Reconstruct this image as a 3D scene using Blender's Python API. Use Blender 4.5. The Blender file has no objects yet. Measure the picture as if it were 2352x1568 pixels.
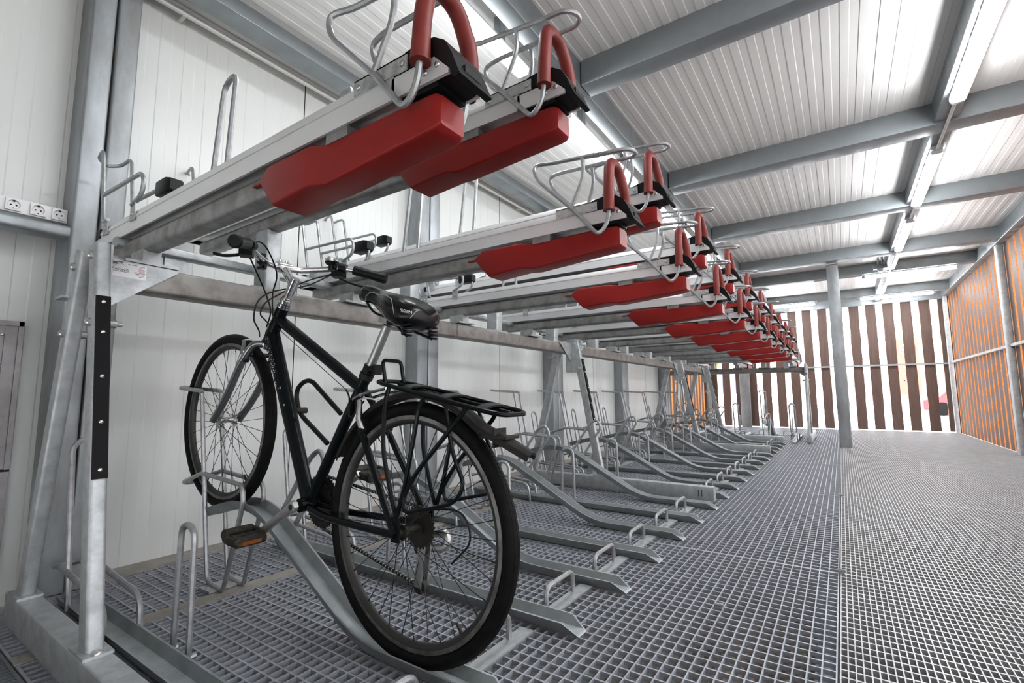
import bpy, math, random
from mathutils import Vector, Matrix
random.seed(7)
U = 0.71                      # one layout unit in metres (camera height above the grating)
S = bpy.context.scene
COL = S.collection

# ------------------------------------------------------------------ camera
cam_d = bpy.data.cameras.new('camera')
cam = bpy.data.objects.new('camera', cam_d)
COL.objects.link(cam)
F_PX, YAW, PIT, ROL = 1107.63, 0.5969, 0.1105, -0.0056
cam_d.sensor_width = 36.0
cam_d.lens = F_PX * 36.0 / 2352.0
cam_d.clip_start = 0.02
cam_d.clip_end = 300
cam.matrix_world = (Matrix.Translation((-0.0047 * U, 0.0244 * U, 1.0002 * U))
                    @ Matrix.Rotation(YAW, 4, 'Z') @ Matrix.Rotation(math.pi / 2 + PIT, 4, 'X') @ Matrix.Rotation(ROL, 4, 'Z'))
S.camera = cam

# ------------------------------------------------------------------ world, exposure
W = bpy.data.worlds.new('world')
S.world = W
W.use_nodes = True
bg = W.node_tree.nodes['Background']
bg.inputs[0].default_value = (0.93, 0.96, 1.0, 1)
bg.inputs[1].default_value = 6.0
LAMP_W = 50.0
S.view_settings.view_transform = 'Standard'
S.view_settings.look = 'None'
S.view_settings.gamma = 1.0
S.view_settings.exposure = 0.74
S.view_settings.use_curve_mapping = False
try:
    S.cycles.use_denoising = True
    S.cycles.max_bounces = 10
    S.cycles.diffuse_bounces = 5
    S.cycles.glossy_bounces = 5
    S.cycles.caustics_reflective = False
    S.cycles.caustics_refractive = False
    S.cycles.sample_clamp_indirect = 8.0
except Exception:
    pass


# ------------------------------------------------------------------ materials
def nt(name):
    m = bpy.data.materials.new(name)
    m.use_nodes = True
    return m, m.node_tree, m.node_tree.nodes['Principled BSDF']


def mat(name, col, rough=0.5, metal=0.0, col2=None, scale=6.0, lo=0.4, hi=0.65, stretch=(1, 1, 1), bump=0.0, bscale=60, rough2=None, spec=None, coat=0.0):
    m, t, p = nt(name)
    p.inputs['Base Color'].default_value = (*col, 1)
    p.inputs['Roughness'].default_value = rough
    p.inputs['Metallic'].default_value = metal
    if spec is not None:
        p.inputs['Specular IOR Level'].default_value = spec
    if coat:
        p.inputs['Coat Weight'].default_value = coat
        p.inputs['Coat Roughness'].default_value = 0.15
    g = None
    if col2 or bump or rough2 is not None:
        g = t.nodes.new('ShaderNodeNewGeometry')
        mp = t.nodes.new('ShaderNodeMapping')
        mp.inputs['Scale'].default_value = stretch
        t.links.new(g.outputs['Position'], mp.inputs[0])
    if col2 or rough2 is not None:
        n = t.nodes.new('ShaderNodeTexNoise')
        n.inputs['Scale'].default_value = scale
        n.inputs['Detail'].default_value = 6
        n.inputs['Roughness'].default_value = 0.65
        t.links.new(mp.outputs[0], n.inputs['Vector'])
        r = t.nodes.new('ShaderNodeMapRange')
        r.inputs['From Min'].default_value = lo
        r.inputs['From Max'].default_value = hi
        t.links.new(n.outputs['Fac'], r.inputs['Value'])
        if col2:
            x = t.nodes.new('ShaderNodeMix')
            x.data_type = 'RGBA'
            x.inputs['A'].default_value = (*col, 1)
            x.inputs['B'].default_value = (*col2, 1)
            t.links.new(r.outputs[0], x.inputs['Factor'])
            t.links.new(x.outputs['Result'], p.inputs['Base Color'])
        if rough2 is not None:
            y = t.nodes.new('ShaderNodeMapRange')
            y.inputs['To Min'].default_value = rough
            y.inputs['To Max'].default_value = rough2
            t.links.new(r.outputs[0], y.inputs['Value'])
            t.links.new(y.outputs[0], p.inputs['Roughness'])
    if bump:
        n2 = t.nodes.new('ShaderNodeTexNoise')
        n2.inputs['Scale'].default_value = bscale
        n2.inputs['Detail'].default_value = 4
        t.links.new(mp.outputs[0], n2.inputs['Vector'])
        b = t.nodes.new('ShaderNodeBump')
        b.inputs['Strength'].default_value = bump
        b.inputs['Distance'].default_value = 0.002
        t.links.new(n2.outputs['Fac'], b.inputs['Height'])
        t.links.new(b.outputs[0], p.inputs['Normal'])
    return m


def mat_emit(name, col, strength):
    m, t, p = nt(name)
    p.inputs['Base Color'].default_value = (0.9, 0.9, 0.9, 1)
    p.inputs['Emission Color'].default_value = (*col, 1)
    p.inputs['Emission Strength'].default_value = strength
    return m


M = {}
M['galv'] = mat('galvanized_steel', (0.52, 0.54, 0.55), 0.48, 0.75, (0.40, 0.42, 0.43), 22, rough2=0.58, bump=0.15, bscale=120)
M['railsteel'] = mat('rail_steel', (0.36, 0.36, 0.355), 0.4, 0.8, (0.24, 0.235, 0.225), 16, rough2=0.55)
M['gratingdark'] = mat('shaded_grating_steel', (0.20, 0.215, 0.23), 0.55, 0.4, (0.14, 0.15, 0.16), 8)  # shade over the near left floor panel, put into a darker steel colour
M['galvwire'] = mat('galvanized_wire', (0.45, 0.465, 0.475), 0.42, 0.75, (0.33, 0.34, 0.35), 40)
M['galvramp'] = mat('galvanized_ramp', (0.42, 0.45, 0.46), 0.42, 0.75, (0.33, 0.36, 0.37), 12, rough2=0.5)
M['stained'] = mat('stained_galvanized_steel', (0.30, 0.288, 0.275), 0.5, 0.55, (0.165, 0.14, 0.125), 14, lo=0.42, hi=0.72, bump=0.2, bscale=150)
M['mottled'] = mat('mottled_zinc', (0.62, 0.64, 0.63), 0.38, 0.75, (0.38, 0.40, 0.40), 45, rough2=0.6)
M['column'] = mat('column_steel', (0.35, 0.375, 0.395), 0.45, 0.7, (0.25, 0.25, 0.25), 5, stretch=(1, 1, 0.35), rough2=0.6)
M['beam'] = mat('ceiling_beam_steel', (0.29, 0.32, 0.335), 0.34, 0.75, (0.28, 0.30, 0.31), 8, rough2=0.55)
M['grating'] = mat('grating_steel', (0.45, 0.47, 0.52), 0.46, 0.5, (0.38, 0.40, 0.44), 9)
M['grating2'] = mat('grating_steel_pale', (0.52, 0.52, 0.53), 0.48, 0.4, (0.42, 0.42, 0.43), 9)
M['panel'] = mat('white_wall_panel', (0.74, 0.76, 0.745), 0.32, 0.0, (0.70, 0.715, 0.69), 3, stretch=(1, 1, 0.25), lo=0.35, hi=0.75)
M['ceil'] = mat('white_ceiling_panel', (0.84, 0.83, 0.815), 0.36, spec=0.4)
M['alu'] = mat('aluminium_tray', (0.83, 0.83, 0.84), 0.42, 0.45, (0.78, 0.78, 0.78), 7, stretch=(0.3, 1, 1))
M['black'] = mat('black_plastic', (0.007, 0.008, 0.009), 0.4, spec=0.2)
M['strip'] = mat('black_rubber_strip', (0.008, 0.007, 0.008), 0.6, spec=0.15)
M['red'] = mat('red_plastic', (0.27, 0.012, 0.010), 0.40, 0.0, (0.24, 0.011, 0.009), 8, spec=0.3)
M['grip'] = mat('red_rubber_grip', (0.20, 0.028, 0.022), 0.5, 0.0, (0.165, 0.024, 0.02), 18, spec=0.3)
M['chrome'] = mat('chrome', (0.75, 0.75, 0.76), 0.14, 1.0)
M['bolt'] = mat('bolt_steel', (0.55, 0.55, 0.54), 0.3, 0.9)
M['paint'] = mat('black_frame_paint', (0.004, 0.006, 0.007), 0.26, 0.0, spec=0.16)
M['tyre'] = mat('tyre_rubber', (0.005, 0.005, 0.005), 0.55, 0.0, (0.010, 0.0095, 0.009), 30, spec=0.1)
M['rim'] = mat('rim_alloy', (0.30, 0.29, 0.285), 0.38, 0.8, (0.14, 0.13, 0.12), 16)
M['rimdark'] = mat('rim_grimy_alloy', (0.06, 0.058, 0.056), 0.45, 0.6)
M['spoke'] = mat('spoke_steel', (0.03, 0.03, 0.03), 0.45, 0.6)
M['fork'] = mat('grey_fork_paint', (0.26, 0.27, 0.285), 0.2, 0.8, coat=0.6)
M['alloy'] = mat('grey_alloy', (0.52, 0.52, 0.52), 0.33, 0.85, (0.40, 0.40, 0.40), 30)
M['grime'] = mat('greasy_black', (0.010, 0.009, 0.007), 0.6, 0.2, (0.025, 0.02, 0.014), 40)
M['leather'] = mat('black_saddle_vinyl', (0.004, 0.004, 0.005), 0.26, spec=0.3)
M['piping'] = mat('grey_piping', (0.35, 0.35, 0.36), 0.6)
M['fender'] = mat('dull_black_mudguard', (0.016, 0.0155, 0.015), 0.55, 0.0, (0.028, 0.025, 0.022), 14, spec=0.2)
M['white'] = mat('white_plastic', (0.80, 0.80, 0.81), 0.35)
M['whitep'] = mat('white_print', (0.75, 0.75, 0.75), 0.6)
M['ink'] = mat('black_print', (0.02, 0.02, 0.02), 0.6)
M['redink'] = mat('red_print', (0.5, 0.06, 0.05), 0.6)
M['label'] = mat('silver_label', (0.72, 0.72, 0.73), 0.35, 0.3)
M['amber'] = mat('amber_reflector', (0.30, 0.08, 0.02), 0.3)
M['pedal'] = mat('worn_pedal_rubber', (0.012, 0.011, 0.009), 0.7, 0.0, (0.07, 0.06, 0.035), 60, lo=0.52, hi=0.7)
M['slat'] = mat('brown_slat', (0.150, 0.093, 0.075), 0.6, 0.0, (0.110, 0.065, 0.050), 7, stretch=(6, 6, 0.5), bump=0.1, bscale=50)
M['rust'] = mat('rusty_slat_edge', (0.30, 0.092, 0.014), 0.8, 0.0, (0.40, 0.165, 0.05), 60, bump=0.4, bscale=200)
M['concrete'] = mat('dirty_concrete', (0.30, 0.235, 0.175), 0.9, 0.0, (0.11, 0.078, 0.052), 9, bump=0.5, bscale=40)
M['sill'] = mat('dusty_sill', (0.36, 0.335, 0.30), 0.8, 0.0, (0.28, 0.26, 0.235), 12)
M['steelplate'] = mat('grey_sheet_steel', (0.30, 0.285, 0.29), 0.5, 0.55, (0.22, 0.205, 0.21), 10)
M['dark'] = mat('dark_gap', (0.01, 0.01, 0.011), 0.8)
M['pvc'] = mat('grey_white_pvc', (0.62, 0.62, 0.60), 0.4)
M['lamp'] = mat_emit('fluorescent_diffuser', (0.95, 0.98, 1.0), LAMP_W)
M['lamp2'] = mat_emit('fluorescent_diffuser_dimmer', (0.95, 0.98, 1.0), LAMP_W * 0.43)  # same tube, emission turned down for the row above the rack
M['lampend'] = mat('clear_lamp_end', (0.62, 0.66, 0.70), 0.2)
M['asphalt'] = mat('outdoor_paving', (0.62, 0.60, 0.58), 0.9, 0.0, (0.55, 0.53, 0.52), 1.2)
M['facade'] = mat('pale_facade', (0.66, 0.58, 0.56), 0.9, 0.0, (0.60, 0.52, 0.50), 0.7)
M['facade2'] = mat('white_facade_band', (0.80, 0.79, 0.78), 0.9)
M['glass'] = mat('window_glass', (0.26, 0.27, 0.29), 0.2)
M['leaf'] = mat('green_leaves', (0.22, 0.32, 0.08), 0.8, 0.0, (0.36, 0.42, 0.16), 3)
M['bark'] = mat('bark', (0.16, 0.12, 0.09), 0.9)
M['signred'] = mat('red_banner', (0.62, 0.10, 0.07), 0.6)
M['signblue'] = mat('blue_banner', (0.16, 0.18, 0.50), 0.6)
M['carpaint'] = mat('red_car_paint', (0.45, 0.03, 0.04), 0.3)
M['bell'] = M['chrome']


# ------------------------------------------------------------------ mesh building
def fil(pts, r, n=5, closed=False):
    """round the corners of a polyline"""
    P = [Vector(p) for p in pts]
    out = []
    N = len(P)
    for i in range(N):
        if not closed and i in (0, N - 1):
            out.append(P[i])
            continue
        a, b, c = P[i - 1], P[i], P[(i + 1) % N]
        d1, d2 = (a - b), (c - b)
        rr = r[i] if isinstance(r, (list, tuple)) else r
        l = min(rr, d1.length * 0.49, d2.length * 0.49)
        if l < 1e-6:
            out.append(b)
            continue
        s, e = b + d1.normalized() * l, b + d2.normalized() * l
        for k in range(n + 1):
            t = k / n
            out.append(s * (1 - t) ** 2 + b * 2 * t * (1 - t) + e * t ** 2)
    return out


def rrect(w, h, r, n=3):
    """rounded rectangle outline centred on 0"""
    o = []
    for cx, cy, a0 in ((w / 2 - r, h / 2 - r, 0), (-w / 2 + r, h / 2 - r, 90), (-w / 2 + r, -h / 2 + r, 180), (w / 2 - r, -h / 2 + r, 270)):
        for k in range(n + 1):
            a = math.radians(a0 + 90 * k / n)
            o.append((cx + r * math.cos(a), cy + r * math.sin(a)))
    return o


class MB:
    def __init__(s):
        s.v, s.f, s.mi, s.k = [], [], [], 0

    def use(s, k):
        s.k = k
        return s

    def add(s, vs, fs):
        o = len(s.v)
        s.v += [tuple(v) for v in vs]
        for f in fs:
            s.f.append(tuple(o + i for i in f))
            s.mi.append(s.k)
        return s

    def bx(s, x0, x1, y0, y1, z0, z1):
        v = [(x, y, z) for x in (x0, x1) for y in (y0, y1) for z in (z0, z1)]
        return s.add(v, [(0, 1, 3, 2), (4, 6, 7, 5), (0, 4, 5, 1), (2, 3, 7, 6), (0, 2, 6, 4), (1, 5, 7, 3)])

    def obx(s, c, sx, sy, sz, R):
        v = [Vector(c) + R @ Vector((x * sx / 2, y * sy / 2, z * sz / 2)) for x in (-1, 1) for y in (-1, 1) for z in (-1, 1)]
        return s.add(v, [(0, 1, 3, 2), (4, 6, 7, 5), (0, 4, 5, 1), (2, 3, 7, 6), (0, 2, 6, 4), (1, 5, 7, 3)])

    def prism(s, poly, y0, y1, axis='y'):
        n = len(poly)
        def P(a, b, t):
            return {'y': (a, t, b), 'x': (t, a, b), 'z': (a, b, t)}[axis]
        v = [P(a, b, y0) for a, b in poly] + [P(a, b, y1) for a, b in poly]
        return s.add(v, [tuple(range(n - 1, -1, -1)), tuple(range(n, 2 * n))] + [(i, (i + 1) % n, n + (i + 1) % n, n + i) for i in range(n)])

    def rings(s, R, cap=True, closed=False):
        n = len(R[0])
        v = [p for r in R for p in r]
        fs = []
        m = len(R)
        for i in range(m if closed else m - 1):
            j = (i + 1) % m
            for k in range(n):
                l = (k + 1) % n
                fs.append((i * n + k, i * n + l, j * n + l, j * n + k))
        if cap and not closed:
            fs.append(tuple(range(n - 1, -1, -1)))
            fs.append(tuple((m - 1) * n + k for k in range(n)))
        return s.add(v, fs)

    def tube(s, pts, r, n=8, closed=False, cap=True):
        P = [Vector(p) for p in pts]
        N = len(P)
        R = []
        up = None
        for i in range(N):
            if closed:
                t = (P[(i + 1) % N] - P[i - 1]).normalized()
            else:
                t = (P[min(i + 1, N - 1)] - P[max(i - 1, 0)]).normalized()
            if up is None:
                a = Vector((0, 0, 1)) if abs(t.z) < 0.9 else Vector((0, 1, 0))
                up = (a - t * a.dot(t)).normalized()
            else:
                up = up - t * up.dot(t)
                up = up.normalized() if up.length > 1e-6 else Vector((0, 1, 0))
            sd = t.cross(up)
            rr = r[i] if isinstance(r, (list, tuple)) else r
            R.append([P[i] + (up * math.cos(2 * math.pi * k / n) + sd * math.sin(2 * math.pi * k / n)) * rr for k in range(n)])
        return s.rings(R, cap, closed)

    def cyl(s, a, b, r, n=12, r2=None):
        return s.tube([a, b], [r, r if r2 is None else r2], n)

    def sweep(s, prof, pts, side=(0, 1, 0), tipcut=0.0):
        """profile (a along side, b along the normal) along a path lying square to side"""
        P = [Vector(p) for p in pts]
        sd = Vector(side)
        R = []
        for i in range(len(P)):
            t = (P[min(i + 1, len(P) - 1)] - P[max(i - 1, 0)]).normalized()
            nn = t.cross(sd).normalized()
            if nn.z < 0 or (abs(nn.z) < 1e-4 and nn.x < 0):
                nn = -nn
            R.append([P[i] + sd * a + nn * b + (t * (-tipcut * b) if i == len(P) - 1 else Vector()) for a, b in prof])
        return s.rings(R)

    def lathe(s, prof, n=24, c=(0, 0, 0), axis='y'):
        """prof: (radius, along) revolved"""
        R = []
        for k in range(n):
            a = 2 * math.pi * k / n
            ring = []
            for r, h in prof:
                x, z = r * math.cos(a), r * math.sin(a)
                p = {'y': (x, h, z), 'z': (x, z, h), 'x': (h, x, z)}[axis]
                ring.append((c[0] + p[0], c[1] + p[1], c[2] + p[2]))
            R.append(ring)
        m = len(prof)
        v = [p for r in R for p in r]
        fs = []
        for i in range(n):
            j = (i + 1) % n
            for k in range(m - 1):
                fs.append((i * m + k, i * m + k + 1, j * m + k + 1, j * m + k))
        return s.add(v, fs)

    def torus(s, c, R, r, n=48, m=10, axis='y', sq=1.0):
        prof = [(R + r * math.cos(2 * math.pi * k / m), sq * r * math.sin(2 * math.pi * k / m)) for k in range(m + 1)]
        return s.lathe(prof, n, c, axis)

    def dome(s, c, r, axis='x', sign=1, n=8, flat=0.6):
        prof = [(r, 0), (r * 0.92, sign * r * flat * 0.5), (r * 0.6, sign * r * flat * 0.9), (0.0001, sign * r * flat)]
        return s.lathe(prof, n, c, axis)

    def build(s, name, mats, parent=None, sc=U, off=(0, 0, 0), smooth=38):
        me = bpy.data.meshes.new(name)
        me.from_pydata([((x - off[0]) * sc, (y - off[1]) * sc, (z - off[2]) * sc) for x, y, z in s.v], [], s.f)
        for m in (mats if isinstance(mats, (list, tuple)) else [mats]):
            me.materials.append(M[m] if isinstance(m, str) else m)
        me.polygons.foreach_set('material_index', s.mi)
        import bmesh
        b = bmesh.new()
        b.from_mesh(me)
        bmesh.ops.recalc_face_normals(b, faces=b.faces)
        b.to_mesh(me)
        b.free()
        if smooth:
            me.polygons.foreach_set('use_smooth', [True] * len(me.polygons))
            me.set_sharp_from_angle(angle=math.radians(smooth))
        o = bpy.data.objects.new(name, me)
        COL.objects.link(o)
        if parent:
            o.parent = parent
        return o


def tag(o, label, cat, group=None, kind=None):
    if label: o['label'] = label
    if cat: o['category'] = cat
    if group: o['group'] = group
    if kind: o['kind'] = kind
    return o


def thing(name, loc, label, cat, group=None, rz=0.0, sc=U):
    o = bpy.data.objects.new(name, None)
    o.empty_display_size = 0.05
    COL.objects.link(o)
    o.location = Vector(loc) * sc
    o.rotation_euler = (0, 0, rz)
    return tag(o, label, cat, group)


def struct(o):
    o['kind'] = 'structure'
    return o


def kids(o):
    return [c for c in bpy.data.objects if c.parent == o]


def copy_tree(o, parent=None):
    c = o.copy()
    COL.objects.link(c)
    if parent: c.parent = parent
    for ch in o.children:
        copy_tree(ch, c)
    return c


def text_into(mb, txt, size, place, depth=0.0):
    """flat letters through place(x, y) -> point, faces only"""
    cu = bpy.data.curves.new('t', 'FONT')
    cu.body = txt
    cu.size = size
    cu.resolution_u = 2
    ob = bpy.data.objects.new('t', cu)
    COL.objects.link(ob)
    dg = bpy.context.evaluated_depsgraph_get()
    me = bpy.data.meshes.new_from_object(ob.evaluated_get(dg))
    xs = [v.co.x for v in me.vertices]
    wdt = max(xs) if xs else 0
    mb.add([place(v.co.x, v.co.y) for v in me.vertices], [tuple(p.vertices) for p in me.polygons])
    bpy.data.meshes.remove(me)
    bpy.data.objects.remove(ob)
    bpy.data.curves.remove(cu)
    return wdt


ORD = ['first', 'second', 'third', 'fourth', 'fifth', 'sixth', 'seventh', 'eighth', 'ninth', 'tenth']

# ================================================================== SETTING (layout units)
XL, XR, YB, YF, ZC = -3.6, 2.35, 16.45, -3.0, 3.66
YPAN = 11.95                  # solid panels of the left wall end here, slats follow


def ribbed(axis_len0, axis_len1, period, depth, t):
    """shallow trapezoid profile along one axis: list of (pos, offset)"""
    out = []
    p = axis_len0
    sl = 0.006
    while p < axis_len1:
        q = min(p + period, axis_len1)
        h = (p + q) / 2
        out += [(p, 0), (h - sl, 0), (h, depth), (q - sl, depth)]
        p = q
    out.append((axis_len1, 0))
    return out


def ribbed_wall(name, y0, y1, x, z0, z1, period=0.142):
    m = MB()
    pr = ribbed(y0, y1, period, -0.0022, 0)
    n = len(pr)
    v = [(x + o, y, z0) for y, o in pr] + [(x + o, y, z1) for y, o in pr]
    m.add(v, [(i, i + 1, n + i + 1, n + i) for i in range(n - 1)])
    m.bx(x - 0.12, x - 0.03, y0, y1, z0, z1)
    return m

# left wall: sandwich panels with a hairline seam between them
wl = MB()
seams = [YF, -0.6, 0.885, 2.215, 5.03, 7.85, 10.6, YPAN]
for a, b in zip(seams, seams[1:]):
    w = ribbed_wall('w', a + 0.004, b - 0.004, XL, 0.0 if a > 0.8 else 1.9, ZC)
    wl.add(w.v, w.f)
wl.use(1).bx(XL - 0.05, XL - 0.02, 0.9, YPAN, 0, ZC)
wl.use(0)
# recess below the socket rail, nearer than the first column
w = ribbed_wall('w', YF, 0.885, XL - 0.09, -0.4, 1.95)
wl.add(w.v, w.f)
struct(wl.build('wall_left', ['panel', 'dark'], smooth=0))

cl = MB()
pr = ribbed(XL, XR + 0.1, 0.1175, 0.0028, 0)
n = len(pr)
cl.add([(x, YF, ZC + o) for x, o in pr] + [(x, YB + 0.1, ZC + o) for x, o in pr], [(i, i + 1, n + i + 1, n + i) for i in range(n - 1)])
cl.bx(XL - 0.15, XR + 0.2, YF, YB + 0.15, ZC + 0.03, ZC + 0.2)
struct(cl.build('ceiling', 'ceil', smooth=0))

# front wall behind the viewer
w = MB()
w.bx(XL - 0.12, XR + 0.2, YF - 0.12, YF, 0, ZC)
struct(w.build('wall_front', 'panel', smooth=0))

# steel columns of the left wall (pairs with a dark joint), each one box section
def column(name, x0, x1, y0, y1, z0, z1, m='column', groove=None):
    b = MB()
    cx, cy = (x0 + x1) / 2, (y0 + y1) / 2
    o = rrect(x1 - x0, y1 - y0, 0.014, 3)
    b.prism([(cx + a, cy + c) for a, c in o], z0, z1, 'z')
    return struct(b.build(name, m))

for k, y0 in enumerate((0.775, 3.41, 6.12, 8.80, 11.5)):
    w = 0.115 if k == 0 else 0.152
    column('wall_column', XL - 0.08, -3.40 if k == 0 else -3.43, y0, y0 + w - 0.004, 0.0, ZC)
    column('wall_column', XL - 0.08, -3.40 if k == 0 else -3.43, y0 + w + 0.004, y0 + 2 * w, 0.0, ZC)
column('center_column', -0.1, 0.09, 11.0, 11.19, -0.3, 3.47)

# ceiling beams
def beam(name, x0, x1, y0, y1, z0, z1, m='beam'):
    b = MB()
    if x1 - x0 > y1 - y0:
        b.prism([((y0 + y1) / 2 + a, (z0 + z1) / 2 + c) for a, c in rrect(y1 - y0, z1 - z0, 0.006)], x0, x1, 'x')
    else:
        b.prism([((x0 + x1) / 2 + a, (z0 + z1) / 2 + c) for a, c in rrect(x1 - x0, z1 - z0, 0.006)], y0, y1, 'y')
    return struct(b.build(name, m))

for y0, y1 in ((-1.7, -1.5), (0.9, 1.08), (3.32, 3.50), (5.69, 5.92), (8.05, 8.27), (10.62, 10.84), (12.22, 12.42), (15.12, 15.32)):
    beam('ceiling_beam', -1.56, XR - 0.1, y0, y1, 3.45, ZC + 0.01)
beam('ceiling_beam', XL, XR + 0.1, YB - 0.12, YB + 0.1, 3.40, ZC + 0.01)
beam('ceiling_beam', 0.86, 1.03, YF, YB - 0.12, 3.472, ZC + 0.01)
beam('ceiling_beam', -1.70, -1.57, YF, YB - 0.12, 3.45, ZC + 0.01)
beam('ceiling_beam', XR - 0.1, XR + 0.1, YF, YB - 0.12, 3.44, ZC + 0.01)
beam('ceiling_beam', -3.36, -3.19, YF, YB - 0.12, 3.555, ZC + 0.01)

# slatted walls: boards with rusty edges
def slats(bound, w, t, z0, z1, axis, pos, jit=0.0):
    m = MB()
    for c in bound:
        a0, a1 = c - w / 2, c + w / 2
        segs = 14
        # wavy, hand-sawn edges
        e0 = [a0 + random.uniform(-jit, jit) for _ in range(segs + 1)]
        e1 = [a1 + random.uniform(-jit, jit) for _ in range(segs + 1)]
        V = []
        for i in range(segs + 1):
            z = z0 + (z1 - z0) * i / segs
            for (e, p) in ((e0[i], pos), (e1[i], pos), (e1[i], pos + t), (e0[i], pos + t)):
                V.append((e, p, z) if axis == 'x' else (p, e, z))
        face, edge = [], []
        for i in range(segs):
            q = 4 * i
            face += [(q, q + 1, q + 5, q + 4), (q + 2, q + 3, q + 7, q + 6)]
            edge += [(q + 1, q + 2, q + 6, q + 5), (q + 3, q, q + 4, q + 7)]
        face += [(0, 3, 2, 1), (4 * segs, 4 * segs + 1, 4 * segs + 2, 4 * segs + 3)]
        m.use(0).add(V, face)
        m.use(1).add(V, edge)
    return m

bx = [2.27]
cx = 2.27
bs = []
c = 2.335
while c > XL:
    bs.append(c - 0.09)
    c -= 0.379
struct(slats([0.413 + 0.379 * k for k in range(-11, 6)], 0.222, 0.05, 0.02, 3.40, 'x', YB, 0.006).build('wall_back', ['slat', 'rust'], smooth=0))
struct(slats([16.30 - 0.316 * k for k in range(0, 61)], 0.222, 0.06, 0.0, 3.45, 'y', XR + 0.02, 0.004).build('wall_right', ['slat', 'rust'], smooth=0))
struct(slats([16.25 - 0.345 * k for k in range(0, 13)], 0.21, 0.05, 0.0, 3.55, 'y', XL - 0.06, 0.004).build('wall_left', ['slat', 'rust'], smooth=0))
# posts and mid rails of the slatted walls
for y in (YB - 0.17, 11.10, 5.9, 0.8):
    column('corner_column' if y > 16 else 'wall_column', XR - 0.075, XR + 0.015, y - 0.075, y + 0.075, 0, 3.45, 'galv')
column('wall_column', -2.60, -2.32, YB - 0.13, YB - 0.005, 0, 3.4, 'column')
column('corner_column', XL, XL + 0.16, YB - 0.17, YB - 0.005, 0, 3.5, 'column')
b = MB(); b.bx(XL, XR, YB - 0.055, YB - 0.005, 1.72, 1.765); struct(b.build('trim_1', 'galv'))
b = MB(); b.bx(XR - 0.045, XR + 0.015, YF, YB - 0.06, 1.735, 1.78); struct(b.build('trim_2', 'galv'))
b = MB(); b.bx(XL, XL + 0.05, YPAN, YB - 0.06, 1.72, 1.765); struct(b.build('trim_3', 'galv'))

# ---------------------------------------------------------------- floor: steel grating over concrete
def grating(m, x0, x1, y0, y1, px, py, z1, dep, t=0.0052, rod=0.010, frame=True, t2=None):
    nx = max(1, round((x1 - x0) / px)); ny = max(1, round((y1 - y0) / py))
    for i in range(nx + 1):
        x = x0 + (x1 - x0) * i / nx
        m.bx(x - t / 2, x + t / 2, y0, y1, z1 - dep, z1)
    for j in range(ny + 1):
        y = y0 + (y1 - y0) * j / ny
        tt = 0.010 if j in (0, ny) and frame else (t2 or t)
        m.bx(x0, x1, y - tt / 2, y + tt / 2, z1 - (dep if j in (0, ny) else rod * 1.6), z1 - 0.0002)

ys = [0.945, 3.40, 5.86, 8.40, 11.0, 13.6, 16.4]
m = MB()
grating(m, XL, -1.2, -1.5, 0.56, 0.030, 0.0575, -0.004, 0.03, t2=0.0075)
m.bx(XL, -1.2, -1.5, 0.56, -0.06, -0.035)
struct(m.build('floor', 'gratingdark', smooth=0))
for a, b_ in zip([0.57, 0.945] + ys[1:-1], ys):
    if a == 0.57:
        m = MB(); grating(m, -1.19, -0.088, -1.5, 0.56, 0.0445, 0.0575, -0.004, 0.045, t2=0.0075); struct(m.build('floor', 'grating', smooth=0))
    m = MB()
    grating(m, -0.085 - 2.60, -0.088, a + 0.006, b_ - 0.006, 0.0445, 0.0575, -0.004, 0.045, t2=0.0075)
    struct(m.build('floor', 'grating', smooth=0))
    m = MB()
    grating(m, XL + 0.17, -2.70, a + 0.006, b_ - 0.006, 0.0445, 0.0575, -0.004, 0.045, t2=0.0075)
    struct(m.build('floor', 'grating', smooth=0))
    a = -1.5 if a == 0.57 else a
    m = MB()
    grating(m, -0.076, XR + 0.02, a + 0.004, b_ - 0.004, 0.0235, 0.0575, -0.002, 0.026, t=0.0045, rod=0.014, t2=0.0085)
    grating(m, -0.060, XR + 0.02, a + 0.03, b_ - 0.02, 0.0470, 0.0288, -0.050, 0.02, t=0.013, rod=0.02, t2=0.009)
    struct(m.build('floor', 'grating2', smooth=0))
b = MB(); b.bx(-2.70, -2.685, 0.57, 16.4, -0.06, -0.002); b.bx(-2.735, -2.65, 0.57, 16.4, -0.005, -0.0005)
struct(b.build('floor', 'sill', smooth=0))
b = MB(); b.bx(XL, XL + 0.165, 0.9, 16.4, -0.2, 0.004); struct(b.build('baseboard_left', 'sill', smooth=0))
b = MB(); b.bx(XL - 0.3, XR + 0.4, YF, YB + 0.3, -0.42, -0.30); struct(b.build('ground', 'concrete', smooth=0))
b = MB()
for y in ys: b.bx(XL, XR, y - 0.04, y + 0.04, -0.30, -0.055)
b.bx(-0.16, -0.02, -1.5, 16.4, -0.30, -0.05)
struct(b.build('floor_joist', 'beam', smooth=0))
# clamps lying at the panel joints
for k, (x, y) in enumerate(((-0.10, 2.04), (-0.075, 3.40), (-0.55, 2.55), (-0.08, 5.86))):
    b = MB(); b.tube([(-0.02, 0, 0.0), (0.02, 0, 0.002)], 0.009, 8); b.bx(-0.014, 0.014, -0.012, 0.012, -0.012, -0.004)
    o = b.build('grating_clamp', 'galvwire'); o.location = Vector((x, y, 0.012)) * U
    tag(o, ['small steel grating clamp at the bottom edge of the picture beside the pale grating', 'steel grating clamp at the corner where the near floor panels meet',
            'small steel clamp lying on the open grating in front of the second ramp', 'steel clamp on the far joint between open and pale grating'][k], 'clamp', 'floor grating clamps')

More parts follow.
